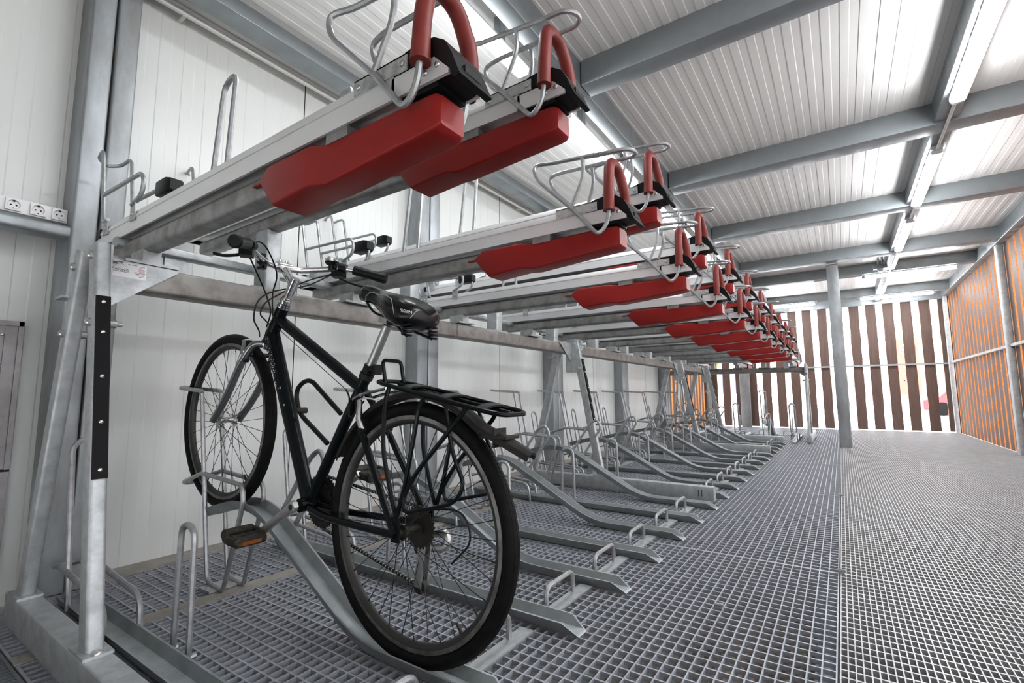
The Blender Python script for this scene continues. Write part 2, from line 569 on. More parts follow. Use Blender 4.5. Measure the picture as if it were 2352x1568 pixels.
# ---------------------------------------------------------------- lamps and conduits
def lamp(x, y0, length, label, along='y', z=3.443, dm='lamp'):
    t = thing('tube_lamp', (x, y0, z), label, 'lamp', 'fluorescent tube lamps under the ceiling')
    def P(a, b, c): return (b, a, c) if along == 'y' else (a, b, c)
    L = length
    h = MB()
    pr = [(a, 0.012 + c) for a, c in rrect(0.10, 0.03, 0.01)]
    h.rings([[P(s, a, c) for a, c in pr] for s in (0.02, L - 0.02)])
    h.build('housing', 'white', t)
    d = MB()
    pr = rrect(0.102, 0.05, 0.022, 4)
    d.rings([[P(s, a * k, -0.028 + c * k) for a, c in pr] for s, k in ((0.05, 0.8), (0.075, 1), (L - 0.075, 1), (L - 0.05, 0.8))])
    d.build('diffuser', dm, t)
    for s0, s1, e in ((0.0, 0.05, 0), (L - 0.05, L, 1)):
        c = MB()
        ks = (0.72, 1.0) if e == 0 else (1.0, 0.72)
        c.rings([[P(s, a * k, -0.026 + cc * k) for a, cc in rrect(0.106, 0.054, 0.024, 4)] for s, k in ((s0, ks[0]), (s1, ks[1]))])
        c.build('end_cap', 'lampend', t)
    if x < -1.7:
        for s in (0.35, L - 0.35):
            c = MB(); c.bx(-0.03, 0.03, s - 0.03, s + 0.03, 0.02, ZC - z); c.build('hanger', 'beam', t)
    for s in (0.3, 0.6, 0.9, 1.2, 1.5):
        if s < L - 0.1:
            c = MB(); c.bx(*(sorted((P(s, -0.056, 0)[0], P(s + 0.02, -0.048, 0)[0]))), *(sorted((P(s, -0.056, 0)[1], P(s + 0.02, -0.048, 0)[1]))), -0.02, 0.01)
            c.build('clip', 'white', t)
    return t

RL = [(1.08, 'tube lamp over the aisle just above the viewer'), (3.50, 'long glowing tube lamp over the aisle at the top right corner, nearest of its row'),
      (6.22, 'glowing tube lamp over the aisle, second of its row after the top corner lamp'), (8.62, 'glowing tube lamp over the aisle just before the free standing column')]
for y, lab in RL:
    lamp(0.95, y, 1.76, lab)
LLs = [(1.18, 'bright tube lamp above the nearest red handle'), (3.54, 'bright tube lamp behind the second pair of red handles'),
       (6.05, 'bright tube lamp above the rack behind the third pair of handles'), (8.6, 'bright tube lamp above the far half of the rack')]
for y, lab in LLs:
    lamp(-1.84, y, 1.76, lab, dm='lamp2')
for x, y, L, lab in ((0.50, 12.32, 1.52, 'crosswise tube lamp under the beam beside the junction box'), (0.50, 15.20, 1.52, 'crosswise tube lamp near the back slats, right of the column'),
                     (-1.55, 15.20, 1.15, 'crosswise tube lamp near the back slats, left of the column')):
    lamp(x, y, L, lab, 'x', z=3.423)

def pipe(name, pts, r, label, m='pvc', cat='conduit', group=None, saddles=()):
    t = thing(name, pts[0], label, cat, group)
    b = MB(); b.tube(fil(pts, 0.03), r, 8); b.build('pipe', m, t, off=pts[0])
    for (p, s) in saddles:
        c = MB(); c.bx(p[0] - s[0], p[0] + s[0], p[1] - s[1], p[1] + s[1], p[2] - s[2], p[2] + s[2]); c.build('clip', 'pvc', t, off=pts[0])
    return t

pipe('conduit', [(-3.50, 0.3, 3.565), (-3.50, YPAN, 3.565)], 0.017, 'plain white conduit clipped along the top of the left wall', saddles=[((-3.53, y, 3.565), (0.04, 0.012, 0.024)) for y in (1.26, 2.62, 4.0, 5.4, 6.8)])
t = thing('conduit', (-3.50, 0.3, 3.607), 'corrugated white conduit running above the plain one on the left wall', 'conduit')
b = MB()
N = 520
b.tube([(-3.50, 0.3 + 6.5 * i / N, 3.607) for i in range(N + 1)], [0.0155 + 0.0028 * (i % 2) for i in range(N + 1)], 7)
b.build('pipe', 'pvc', t, off=(-3.50, 0.3, 3.607))
for y0, y1, lab in ((5.25, 6.24, 'thin conduit between the first and second aisle lamps'), (7.97, 8.64, 'thin conduit between the second and third aisle lamps'), (10.37, 15.2, 'conduit running on from the third aisle lamp to the back wall lamps')):
    pipe('conduit', [(0.95, y0, 3.435), (0.95, y1, 3.435)], 0.014, lab)
pipe('conduit', [(-0.35, 12.32, 3.435), (0.5, 12.32, 3.435)], 0.012, 'conduit leading left from the crosswise lamp behind the column')
pipe('conduit', [(-0.4, 15.2, 3.435), (0.5, 15.2, 3.435)], 0.012, 'conduit linking the two crosswise lamps near the back slats')
# junction box with a sensor dome
t = thing('junction_box', (0.78, 11.75, 3.45), 'grey junction box with small dome sensor under the ceiling', 'junction box')
b = MB(); b.bx(-0.11, 0.11, -0.06, 0.06, -0.03, 0.05); b.build('box', 'beam', t)
b = MB(); b.lathe([(0.055, -0.03), (0.05, -0.06), (0.03, -0.08), (0.0001, -0.085)], 16, axis='z'); b.build('sensor_dome', 'lampend', t)
for dx in (-0.03, 0.03):
    b = MB(); b.tube(fil([(dx, 0.0, 0.05), (dx, -0.1, 0.12), (dx, -0.1, 0.2)], 0.05), 0.018, 8); b.build('cable_hose', 'pvc', t)
# coiled hose between the rack lamps
t = thing('flexible_hose', (-1.84, 2.96, 3.43), 'short ribbed white hose between the lamps above the rack', 'hose')
b = MB()
N = 60
b.tube([(0, 0.55 * i / N, 0.02 * math.sin(3.1 * i / N)) for i in range(N + 1)], [0.02 + 0.004 * (i % 2) for i in range(N + 1)], 8)
b.build('hose', 'pvc', t)

# ---------------------------------------------------------------- sockets, rail and cabinet at the left
b = MB(); b.prism([(-3.47 + a, 1.892 + c) for a, c in rrect(0.12, 0.07, 0.02)], YF, 0.775, 'y'); struct(b.build('trim_4', 'column'))
t = thing('socket_strip', (-3.52, 0.66, 1.995), 'white mounting strip carrying the power sockets on the left wall', 'socket strip')
b = MB(); b.prism([(y, z) for y, z in rrect(0.80, 0.075, 0.012)], -0.005, 0.025, 'x')
b.v = [(x, y - 0.27, z) for x, y, z in b.v]; b.build('back_plate', 'white', t)
for k, y in enumerate((0.572, 0.665, 0.750)):
    s = thing('power_socket', (-3.492, y - 0.008, 1.996), ['round power socket at the left edge of the picture, on the white strip', 'middle round power socket on the white strip', 'round power socket beside the steel column, on the white strip'][k], 'socket', 'power sockets on the strip')
    b = MB()
    N = 32
    ci = [(0.0265 * math.cos(2 * math.pi * i / N), 0.0265 * math.sin(2 * math.pi * i / N)) for i in range(N)]
    sq = [(0.031 * y / max(abs(y), abs(z)), 0.031 * z / max(abs(y), abs(z))) for y, z in ci]
    V = [(0.008, *p) for p in sq] + [(0.008, *p) for p in ci] + [(-0.002, *p) for p in sq]
    b.add(V, [(i, (i + 1) % N, N + (i + 1) % N, N + i) for i in range(N)] + [(i, (i + 1) % N, 2 * N + (i + 1) % N, 2 * N + i) for i in range(N)])
    b.build('cover_plate', 'white', s, smooth=0)
    b = MB(); b.lathe([(0.0001, -0.0005), (0.021, -0.0005), (0.0245, 0.0088), (0.0268, 0.0088), (0.0268, 0.006)], 24, axis='x'); b.build('recess_ring', 'white', s)
    for dy in (-0.0105, 0.0105):
        b = MB(); b.lathe([(0.0042, -0.0005), (0.0042, 0.0006), (0.0001, 0.0006)], 10, (0, dy, -0.002), 'x'); b.build('pin_hole', 'dark', s)
    b = MB(); b.bx(-0.001, 0.0065, -0.0045, 0.0045, 0.016, 0.0235); b.build('earth_clip', 'dark', s)
    b = MB(); b.bx(-0.001, 0.004, -0.002, 0.002, -0.022, -0.017); b.build('earth_clip', 'dark', s)
t = thing('electrical_cabinet', (-3.66, 0.2, 0.2), 'grey steel cabinet with a lock, built into the recess at the left edge', 'cabinet')
b = MB(); b.bx(-0.05, 0.03, -0.6, 0.475, -0.2, 1.205); b.use(1).bx(0.02, 0.031, -0.6, 0.477, 0.418, 0.432); b.use(0).bx(0.02, 0.04, 0.455, 0.475, 0.43, 1.205); b.bx(0.02, 0.04, -0.6, 0.475, 1.18, 1.205)
b.build('body', ['steelplate', 'dark'], t)
d = MB(); d.bx(0.03, 0.038, -0.6, 0.40, 0.455, 1.165); d = d.build('door', 'steelplate', t)
b = MB(); b.bx(0.03, 0.036, 0.405, 0.45, 0.455, 1.165); b.build('door_frame', 'steelplate', t)
b = MB(); b.lathe([(0.0001, 0.055), (0.018, 0.05), (0.022, 0.036)], 16, (0, 0.33, 0.80), 'x'); b.build('lock', 'bolt', d)
for z in (0.52, 0.68, 0.83, 0.98, 1.13):
    b = MB(); b.dome((0.038, 0.395, z), 0.008, 'x'); b.build('hinge_rivet', 'bolt', d)

# ================================================================== RACK (local: x towards the aisle, y along the row)
FR = [0.66, 4.89, 9.15, 11.28]
Y0 = 0.63
PITCH = 0.5325
X0 = -2.0
def st_y(i): return Y0 + PITCH * (i + 0.5)

# ---- ground channels
CH = [(-0.057, 0.046), (-0.036, 0.0), (0.036, 0.0), (0.057, 0.046), (0.049, 0.046), (0.031, 0.008), (-0.031, 0.008), (-0.049, 0.046)]
HIGH_PATH = fil([(-2.95, 0, 0.345), (-2.515, 0, 0.455), (-1.66, 0, 0.002), (-0.97, 0, 0.002)], [0, 0.20, 0.16, 0], 8)
LOW_PATH = [(-3.22, 0, 0.002), (-0.97, 0, 0.002)]

def fit(o, root):   # small screws / welds etc. share the part
    return o

def front_bits(t):
    b = MB(); b.tube(fil([(-1.2, 0.09, 0.0), (-1.2, 0.09, 0.112), (-1.2, 0.36, 0.112), (-1.2, 0.36, 0.0)], 0.05), 0.0115, 8)
    b.build('floor_loop', 'galvwire', t, off=(X0, 0, 0))
    b = MB(); b.bx(-1.215, -1.15, 0.06, PITCH - 0.06, 0.002, 0.010); b.build('tie_strip', 'galv', t, off=(X0, 0, 0))

def high_station(label, group):
    t = thing('raised_wheel_ramp', (X0, 0, 0), label, 'bike ramp', group)
    b = MB(); b.sweep(CH, HIGH_PATH, tipcut=1.6); b.build('channel', 'galvramp', t, off=(X0, 0, 0))
    w = MB()
    for s in (-1, 1):
        y = 0.052 * s
        w.tube(fil([(-3.07, y, 1.022), (-2.875, y, 0.02), (-2.70, y, 0.004), (-2.545, y, 0.47), (-2.56, y, 0.55), (-3.0, y, 0.575)], [0, 0.05, 0.04, 0.02, 0.04, 0], 5), 0.0125, 8)
    w.tube(fil([(-3.07, -0.052, 1.022), (-3.08, -0.052, 1.035), (-3.40, -0.035, 1.055), (-3.44, 0, 1.06), (-3.40, 0.035, 1.055), (-3.08, 0.052, 1.035), (-3.07, 0.052, 1.022)], 0.03, 4), 0.0125, 8)
    w.tube(fil([(-2.99, -0.052, 0.575), (-3.02, -0.052, 0.57), (-3.26, -0.04, 0.50), (-3.30, 0, 0.485), (-3.26, 0.04, 0.50), (-3.02, 0.052, 0.57), (-2.99, 0.052, 0.575)], 0.03, 4), 0.0125, 8)
    w.build('wheel_holder', 'galvwire', t, off=(X0, 0, 0))
    w = MB(); w.tube(fil([(-2.46, 0.072, 0.34), (-2.21, 0.095, 0.70), (-2.135, 0.095, 0.745), (-2.085, 0.095, 0.665), (-2.335, 0.072, 0.30)], [0, 0.07, 0.08, 0.07, 0], 6), 0.0125, 8)
    w.build('lock_loop', 'galvwire', t, off=(X0, 0, 0))
    b = MB(); b.bx(-2.86, -2.74, -0.1, 0.1, 0.0, 0.01); b.dome((-2.80, -0.08, 0.01), 0.012, 'z'); b.build('foot_plate', 'galv', t, off=(X0, 0, 0))
    front_bits(t)
    return t

def low_station(label, group):
    t = thing('floor_wheel_channel', (X0, 0, 0), label, 'bike channel', group)
    b = MB(); b.sweep(CH, LOW_PATH, tipcut=1.6); b.build('channel', 'galvramp', t, off=(X0, 0, 0))
    w = MB()
    w.tube(fil([(-3.03, -0.052, 0.02), (-3.17, -0.052, 0.76), (-3.18, 0, 0.80), (-3.17, 0.052, 0.76), (-3.03, 0.052, 0.02)], [0, 0.05, 0.05, 0.05, 0], 5), 0.0125, 8)
    for s in (-1, 1):
        y = 0.062 * s
        w.tube(fil([(-3.16, y, 0.20), (-2.55, y, 0.155), (-2.53, y, 0.004)], 0.07, 5), 0.0125, 8)
    w.tube(fil([(-3.15, -0.062, 0.20), (-3.30, -0.05, 0.165), (-3.33, 0, 0.16), (-3.30, 0.05, 0.165), (-3.15, 0.062, 0.20)], 0.04, 4), 0.0125, 8)
    w.build('wheel_holder', 'galvwire', t, off=(X0, 0, 0))
    w = MB(); w.tube(fil([(-2.265, 0.085, 0.0), (-2.255, 0.085, 0.49), (-2.14, 0.085, 0.49), (-2.13, 0.085, 0.0)], 0.06, 6), 0.0125, 8)
    w.tube([(-2.265, 0.06, 0.012), (-2.265, 0.10, 0.012)], 0.012, 8); w.tube([(-2.13, 0.06, 0.012), (-2.13, 0.11, 0.012)], 0.012, 8)
    w.build('lock_loop', 'galvwire', t, off=(X0, 0, 0))
    front_bits(t)
    return t

# ---- upper trays
def tray(hi, label, group):
    zb = 2.0 if hi else 1.735
    xr = -3.46 if hi else -3.03
    xf = -0.70
    O = (X0, 0, zb)
    t = thing('upper_bike_tray', (X0, 0, zb), label, 'bike tray', group)
    def bl(mb, name, m, par=t): return mb.build(name, m, par, off=(X0, 0, 0))
    # aluminium channel: two side flanges and a sunken wheel groove
    A = [(-0.060, 0.0), (-0.052, 0.0), (-0.052, 0.050), (-0.036, 0.050), (-0.030, 0.022), (0.030, 0.022), (0.036, 0.050), (0.052, 0.050), (0.052, 0.0), (0.060, 0.0),
         (0.060, 0.056), (0.063, 0.058), (0.063, 0.064), (0.056, 0.088), (0.044, 0.088), (0.036, 0.060), (0.030, 0.030), (-0.030, 0.030), (-0.036, 0.060), (-0.044, 0.088), (-0.056, 0.088), (-0.063, 0.064), (-0.063, 0.058), (-0.060, 0.056)]
    b = MB(); b.sweep(A, [(xr, 0, 0), (-0.88, 0, 0)])
    # front side cheeks run on past the groove, their ends cut at an angle
    for s in (-1, 1):
        b.prism([(-0.89, 0.0), (xf, 0.0), (xf, 0.012), (-0.745, 0.057), (-0.89, 0.057)], s * 0.060, s * 0.052)
    bl(b, 'channel', 'alu')
    b = MB()
    b.sweep([(a, c - 0.052) for a, c in rrect(0.075, 0.085, 0.02)], [(xr + 0.10, 0, 0), (-0.86 if hi else -1.02, 0, 0)])
    bl(b, 'rail', 'railsteel')
    # front cap
    c = MB(); c.prism([(-0.885, 0.030), (-0.885, 0.090), (-0.84, 0.108), (-0.79, 0.114), (-0.745, 0.106), (-0.712, 0.084), (-0.694, 0.05), (-0.694, 0.010), (-0.72, 0.002), (-0.80, 0.002), (-0.80, 0.03)], -0.0515, 0.0515)
    c.prism([(-0.885, 0.058), (-0.885, 0.092), (-0.84, 0.1085), (-0.79, 0.1145), (-0.745, 0.1065), (-0.712, 0.0845), (-0.690, 0.045), (-0.672, 0.0), (-0.664, -0.016), (-0.682, -0.018), (-0.692, -0.006), (-0.697, 0.014), (-0.744, 0.058)], -0.0605, 0.0605)
    c.bx(-0.86, -0.74, -0.05, 0.05, -0.012, 0.03)
    c = bl(c, 'front_cap', 'black')
    b = MB(); b.bx(-0.683, -0.674, -0.03, 0.03, 0.008, 0.026); b.build('pull_slot', 'dark', c, off=(X0, 0, 0))
    b = MB(); b.bx(xr - 0.012, xr + 0.004, -0.06, 0.06, 0.0, 0.088); b.bx(xr, xr + 0.05, -0.0645, 0.0645, 0.045, 0.09); bl(b, 'rear_cap', 'black')
    # guide plates with screws
    for s in (-1, 1):
        p = MB(); p.bx(-1.03, -0.828, s * 0.0665, s * 0.0625, 0.058, 0.100); p.bx(-1.03, -0.828, s * 0.0665, s * 0.048, 0.096, 0.100)
        p.use(1).dome((-1.012, s * 0.0665, 0.077), 0.0085, 'y', s); p.dome((-0.846, s * 0.0665, 0.077), 0.0085, 'y', s)
        for x, z in ((-0.775, 0.026), (-0.735, 0.033)): p.dome((x, s * 0.060, z), 0.0085, 'y', s)
        p = bl(p, 'side_plate', ['mottled', 'bolt'])
    # front wheel guide of bent rod
    w = MB()
    for s in (-1, 1):
        y = s * 0.085
        w.tube(fil([(-0.765, y, 0.045), (-0.775, y, -0.02), (-0.815, y, -0.062), (-0.955, s * 0.075, 0.098), (-1.12, y, 0.265), (-1.145, s * 0.075, 0.345), (-1.06, s * 0.055, 0.338), (-0.78, s * 0.045, 0.315)],
                   [0, 0.03, 0.045, 0.03, 0.04, 0.06, 0.03, 0], 5), 0.0088, 8)
        w.tube(fil([(-0.90, s * 0.05, 0.325), (-0.892, s * 0.055, 0.235), (-0.955, s * 0.068, 0.085)], 0.06, 5), 0.0085, 8)
    w.tube(fil([(-0.785, -0.045, 0.315), (-0.70, -0.045, 0.308), (-0.665, 0, 0.305), (-0.70, 0.045, 0.308), (-0.785, 0.045, 0.315)], 0.05, 5), 0.0088, 8)
    bl(w, 'wheel_guide', 'galvwire')
    g = MB()
    path = fil([(-0.765, -0.085, 0.035), (-0.765, -0.080, 0.15), (-0.772, -0.050, 0.275), (-0.772, 0.050, 0.275), (-0.752, 0.090, 0.14), (-0.765, 0.085, 0.035)], [0, 0.08, 0.07, 0.10, 0.07, 0], 6)
    n = len(path)
    g.tube(path, [0.025 if i in (0, n - 1) else 0.0225 for i in range(n)], 12)
    bl(g, 'grip', 'grip')
    # red cover below
    r = MB()
    def ring(x, w_, zt, zb_): return [(x, a, (zt + zb_) / 2 + c) for a, c in rrect(2 * w_, zt - zb_, min(0.009, (zt - zb_) * 0.4), 3)]
    r.rings([ring(-1.505, 0.058, -0.042, -0.056), ring(-1.46, 0.061, -0.012, -0.108), ring(-1.42, 0.062, -0.012, -0.150), ring(-1.235, 0.062, -0.012, -0.135),
             ring(-1.170, 0.050, -0.022, -0.144), ring(-0.772, 0.049, -0.020, -0.114), ring(-0.750, 0.0475, -0.022, -0.111), ring(-0.738, 0.042, -0.030, -0.102)])
    r.bx(-1.56, -1.49, -0.052, 0.052, -0.054, -0.047)
    bl(r, 'spring_cover', 'red')
    b = MB(); b.bx(-1.165, -1.07, -0.054, 0.054, -0.03, 0.0); bl(b, 'cover_bracket', 'railsteel')
    # rear wheel stop
    w = MB()
    xs = xr + 0.10
    for s in (-1, 1):
        y = 0.060 * s
        w.tube(fil([(xs + 0.06, y * 1.1, 0.115), (xs - 0.03, y, 0.115), (xs - 0.13, y, 0.53), (xs - 0.24, y * 0.8, 0.515), (xs - 0.27, 0, 0.505)], [0, 0.05, 0.04, 0.04, 0], 5), 0.0092, 8)
        w.tube(fil([(xs - 0.065, y, 0.27), (xs + 0.42, y, 0.255), (xs + 0.455, y, 0.21), (xs + 0.44, y, 0.15), (xs + 0.36, y * 1.15, 0.115)], [0, 0.05, 0.05, 0.05, 0], 5), 0.0092, 8)
    bl(w, 'wheel_stop', 'galvwire')
    k = MB()
    k.rings([[(xs + x, 0.06 + a, 0.232 + c) for a, c in rrect(0.075 * f, 0.072 * f, 0.008, 2)] for x, f in ((0.33, 0.95), (0.335, 1), (0.43, 1), (0.458, 0.82), (0.464, 0.7))])
    bl(k, 'rubber_block', 'black')
    for x in (xs + 0.03, xs + 0.37):
        for s in (-1, 1):
            p = MB(); p.bx(x - 0.028, x + 0.028, s * 0.0675, s * 0.0635, 0.045, 0.125); p.use(1).dome((x, s * 0.0675, 0.075), 0.008, 'y', s)
            bl(p, 'stop_bracket', ['galv', 'bolt'])
    # tall lock hoop
    h = MB(); h.tube(fil([(-2.20, 0.085, 0.02), (-2.135, 0.095, 0.61), (-2.035, 0.095, 0.63), (-2.07, 0.085, 0.02)], [0, 0.06, 0.06, 0], 7), 0.0115, 8)
    bl(h, 'lock_hoop', 'galvwire')
    # what it stands on
    p = MB()
    if hi:
        p.prism([(a, c) for a, c in rrect(0.12, 0.09, 0.012)], -0.425, -0.09, 'z'); p.v = [(x - 2.60, y, z) for x, y, z in p.v]
        p.bx(-2.68, -2.52, -0.12, 0.10, -0.432, -0.420)
        bl(p, 'stand_post', 'galv')
    else:
        p.bx(-2.66, -2.48, -0.10, 0.10, -0.158, -0.146); p.bx(-2.64, -2.50, -0.035, 0.035, -0.15, -0.085)
        bl(p, 'mounting_plate', 'galv')
    return t

# ---- frames
def rack_frame(label, group, mirrored_gusset=True, sticker=False):
    t = thing('rack_frame', (X0, 0, 0), label, 'rack frame', group)
    def bl(mb, name, m, par=t, sm=38): return mb.build(name, m, par, off=(X0, 0, 0), smooth=sm)
    b = MB(); b.prism([(a, 0.078 + c) for a, c in rrect(0.082, 0.128, 0.007)], -3.14, -1.045, 'x'); b.use(1)
    for x in (-1.15, -1.18): b.bx(x - 0.003, x + 0.003, -0.0425, 0.0425, 0.05, 0.11)
    b.use(0).bx(-1.30, -1.06, -0.046, 0.046, 0.0, 0.014)
    bl(b, 'foot', ['galv', 'dark'])
    def leg(p0, p1, name):
        m = MB()
        P0, P1 = Vector(p0), Vector(p1)
        d = (P1 - P0).normalized(); n = Vector((d.z, 0, -d.x))
        pr = rrect(0.085, 0.052, 0.012)
        m.rings([[p + n * a + Vector((0, c, 0)) for a, c in pr] for p in (P0, P1)])
        m.bx(P0.x - 0.075, P0.x + 0.075, -0.042, 0.042, 0.142, 0.152)
        return m, d, n
    m, d, n = leg((-2.175, 0, 0.142), (-2.455, 0, 1.61), 'front')
    m.use(1).dome((-2.115, 0, 0.152), 0.016, 'z')
    fl = bl(m, 'front_leg', ['galv', 'bolt'])
    s = MB()
    P = lambda z: Vector((-2.175 + (z - 0.142) / 1.468 * -0.28, 0, z))
    s.rings([[P(z) + n * (0.0425 + a) + Vector((0, c, 0)) for a, c in ((0, -0.023), (0.008, -0.023), (0.008, 0.023), (0, 0.023))] for z in (0.70, 1.385)])
    s.use(1)
    for z in (0.73, 0.90, 1.07, 1.24, 1.36):
        q = P(z) + n * 0.0505; s.dome(q, 0.0085, 'x')
    s.build('protective_strip', ['strip', 'chrome'], fl, off=(X0, 0, 0))
    m, d2, n2 = leg((-3.02, 0, 0.142), (-2.635, 0, 1.62), 'rear')
    rl = bl(m, 'rear_leg', 'galv')
    for q in ((-2.445, 1.565), (-2.395, 1.29), (-2.655, 1.55), (-2.725, 1.27)):
        bo = MB()
        bo.lathe([(0.0001, -0.044), (0.010, -0.042), (0.0155, -0.036), (0.017, -0.027), (0.017, -0.0255), (0.009, -0.0255), (0.009, 0.026), (0.017, 0.026), (0.017, 0.055), (0.009, 0.055), (0.009, 0.075), (0.0001, 0.075)], 10, (q[0], 0, q[1]), 'y')
        bl(bo, 'leg_bolt', 'bolt', sm=30)
    h = MB(); h.bx(-2.79, -2.69, -0.05, 0.03, 1.42, 1.43); bl(h, 'rear_clip', 'galv')
    for s in ((1, -1) if mirrored_gusset else (1,)):
        g = MB()
        pts = [(s * 0.028, 1.575), (s * 0.285, 1.573), (s * 0.295, 1.562), (s * 0.028, 1.355)]
        g.prism(pts, -2.494, -2.484, 'x')
        g.prism([(-2.56, 1.25), (-2.40, 1.25), (-2.43, 1.62), (-2.55, 1.62)], s * 0.026, s * 0.036)
        go = bl(g, 'gusset', 'galv', sm=0)
        if sticker and s == 1:
            k = MB()
            X = -2.4832
            k.bx(X - 0.001, X, 0.042, 0.172, 1.505, 1.568)
            def put(y, z): return lambda a, c: (X + 0.0006, y + a, z + c)
            k.use(1)
            text_into(k, 'BicitaviS', 0.0180, put(0.050, 1.531))
            arc = [(X + 0.0006, 0.0795 + 0.0205 * math.cos(math.radians(a)), 1.541 + 0.019 * math.sin(math.radians(a))) for a in range(20, 181, 10)]
            for p, q in zip(arc, arc[1:]):
                k.add([p, q, (q[0], q[1], q[2] + 0.0012), (p[0], p[1], p[2] + 0.0012)], [(0, 1, 2, 3)])
            for (y0, y1, z, mm) in ((0.050, 0.112, 1.5265, 1), (0.104, 0.138, 1.561, 1), (0.146, 0.166, 1.559, 1), (0.146, 0.166, 1.553, 1), (0.143, 0.167, 1.5465, 2), (0.143, 0.167, 1.5420, 2), (0.140, 0.167, 1.5375, 2),
                                     (0.128, 0.167, 1.531, 1), (0.132, 0.167, 1.526, 1), (0.138, 0.167, 1.519, 1), (0.146, 0.167, 1.513, 1)):
                k.use(mm)
                y = y0
                while y < y1 - 0.003:      # lines of print too small to read
                    wl_ = random.uniform(0.002, 0.006)
                    k.add([(X + 0.0006, y, z), (X + 0.0006, min(y + wl_, y1), z), (X + 0.0006, min(y + wl_, y1), z + 0.0022), (X + 0.0006, y, z + 0.0022)], [(0, 1, 2, 3)])
                    y += wl_ + 0.0012
            k.build('maker_label', ['label', 'ink', 'redink'], go, off=(X0, 0, 0), smooth=0)['label'] = 'silver label with black and red print'
    return t

FG = 'upright frames of the double decker rack'
f0 = rack_frame('nearest rack frame, galvanized legs with a black riveted strip and a silver maker label', FG, False, True)
f0.location.y = FR[0] * U
f1 = rack_frame('rack frame between the eighth and ninth places, second upright from the camera', FG)
f1.location.y = FR[1] * U
for k, lab in ((2, 'third rack frame from the camera, before the last four places'), (3, 'last rack frame of the long row, in front of the crossing rack')):
    c = copy_tree(f1); c.location.y = FR[k] * U; c['label'] = lab

def rack_beam(y0, y1, label, splits):
    t = thing('rack_beam', (X0, y0, 1.46), label, 'rack beam')
    b = MB(); b.prism([(-2.556 + a, 1.515 + c) for a, c in rrect(0.115, 0.115, 0.016)], y0, y1, 'y')
    b.use(1)
    for y in splits: b.bx(-2.4985, -2.4975, y - 0.002, y + 0.002, 1.465, 1.565)
    b.build('main_tube', ['stained', 'dark'], t, off=(X0, y0, 1.46))
    b = MB(); b.prism([(-2.76 + a, 1.72 + c) for a, c in rrect(0.07, 0.045, 0.01)], y0 + 0.1, y1, 'y'); b.prism([(-2.76 + a, 1.62 + c) for a, c in rrect(0.02, 0.17, 0.006)], y0 + 0.3, y0 + 0.4, 'y')
    b.build('rear_rail', 'galv', t, off=(X0, y0, 1.46))
    return t
rack_beam(FR[0] + 0.03, FR[3] + 0.03, 'long stained galvanized beam carrying the upper trays of the main row', [2.92, 7.0, 10.2])

# ---- stations of the long row
GH, GL = 'raised ramps of the long row', 'floor channels of the long row'
GT, GTL = 'higher trays of the long row', 'lower trays of the long row'
hs = [i for i in range(20) if i % 2]
ls = [i for i in range(20) if not i % 2]
hl = ['raised galvanized ramp holding up the black bicycle'] + ['empty raised ramp, %s raised one past the bicycle in the long row' % ORD[k] for k in range(9)]
ll = ['floor level channel beside the nearest frame foot, in front of the bicycle'] + ['empty floor level channel, %s flat one past the bicycle in the long row' % ORD[k] for k in range(9)]
tl = ['%s of the higher upper trays in the long row, counted from the camera' % ORD[k] for k in range(10)]
tl[0] = 'higher upper tray directly above the bicycle, second red handle from the camera'
tll = ['%s of the lower upper trays in the long row, counted from the camera' % ORD[k] for k in range(10)]
tll[0] = 'nearest upper tray, white with big red cover, its handle cut off at the top'

proto = high_station(hl[0], GH); proto.location.y = st_y(hs[0]) * U
P_HIGH = proto
for k, i in list(enumerate(hs))[1:]:
    c = copy_tree(proto); c.location.y = st_y(i) * U; c['label'] = hl[k]
proto.location.y -= 0.040 * U
proto = low_station(ll[0], GL); proto.location.y = st_y(ls[0]) * U
P_LOW = proto
for k, i in list(enumerate(ls))[1:]:
    c = copy_tree(proto); c.location.y = st_y(i) * U; c['label'] = ll[k]
proto.location.y -= 0.035 * U
proto = tray(True, tl[0], GT); proto.location.y = st_y(hs[0]) * U
P_TH = proto
for k, i in list(enumerate(hs))[1:]:
    c = copy_tree(proto); c.location.y = st_y(i) * U; c['label'] = tl[k]
proto = tray(False, tll[0], GTL); proto.location.y = (st_y(ls[0]) - 0.042) * U
P_TL = proto
for k, i in list(enumerate(ls))[1:]:
    c = copy_tree(proto); c.location.y = st_y(i) * U; c['label'] = tll[k]

def squeeze(root):
    for c in root.children:
        if c.name.startswith('floor_loop'): c.scale.y = 0.5; c.location.y = 0.285 * U
        if c.name.startswith('tie_strip'): c.scale.y = 0.30; c.location.y = 0.315 * U
for o in [o for o in bpy.data.objects if o.name.startswith('raised_wheel_ramp')]:
    if any(0 < f - o.location.y / U < 0.5 for f in FR): squeeze(o)

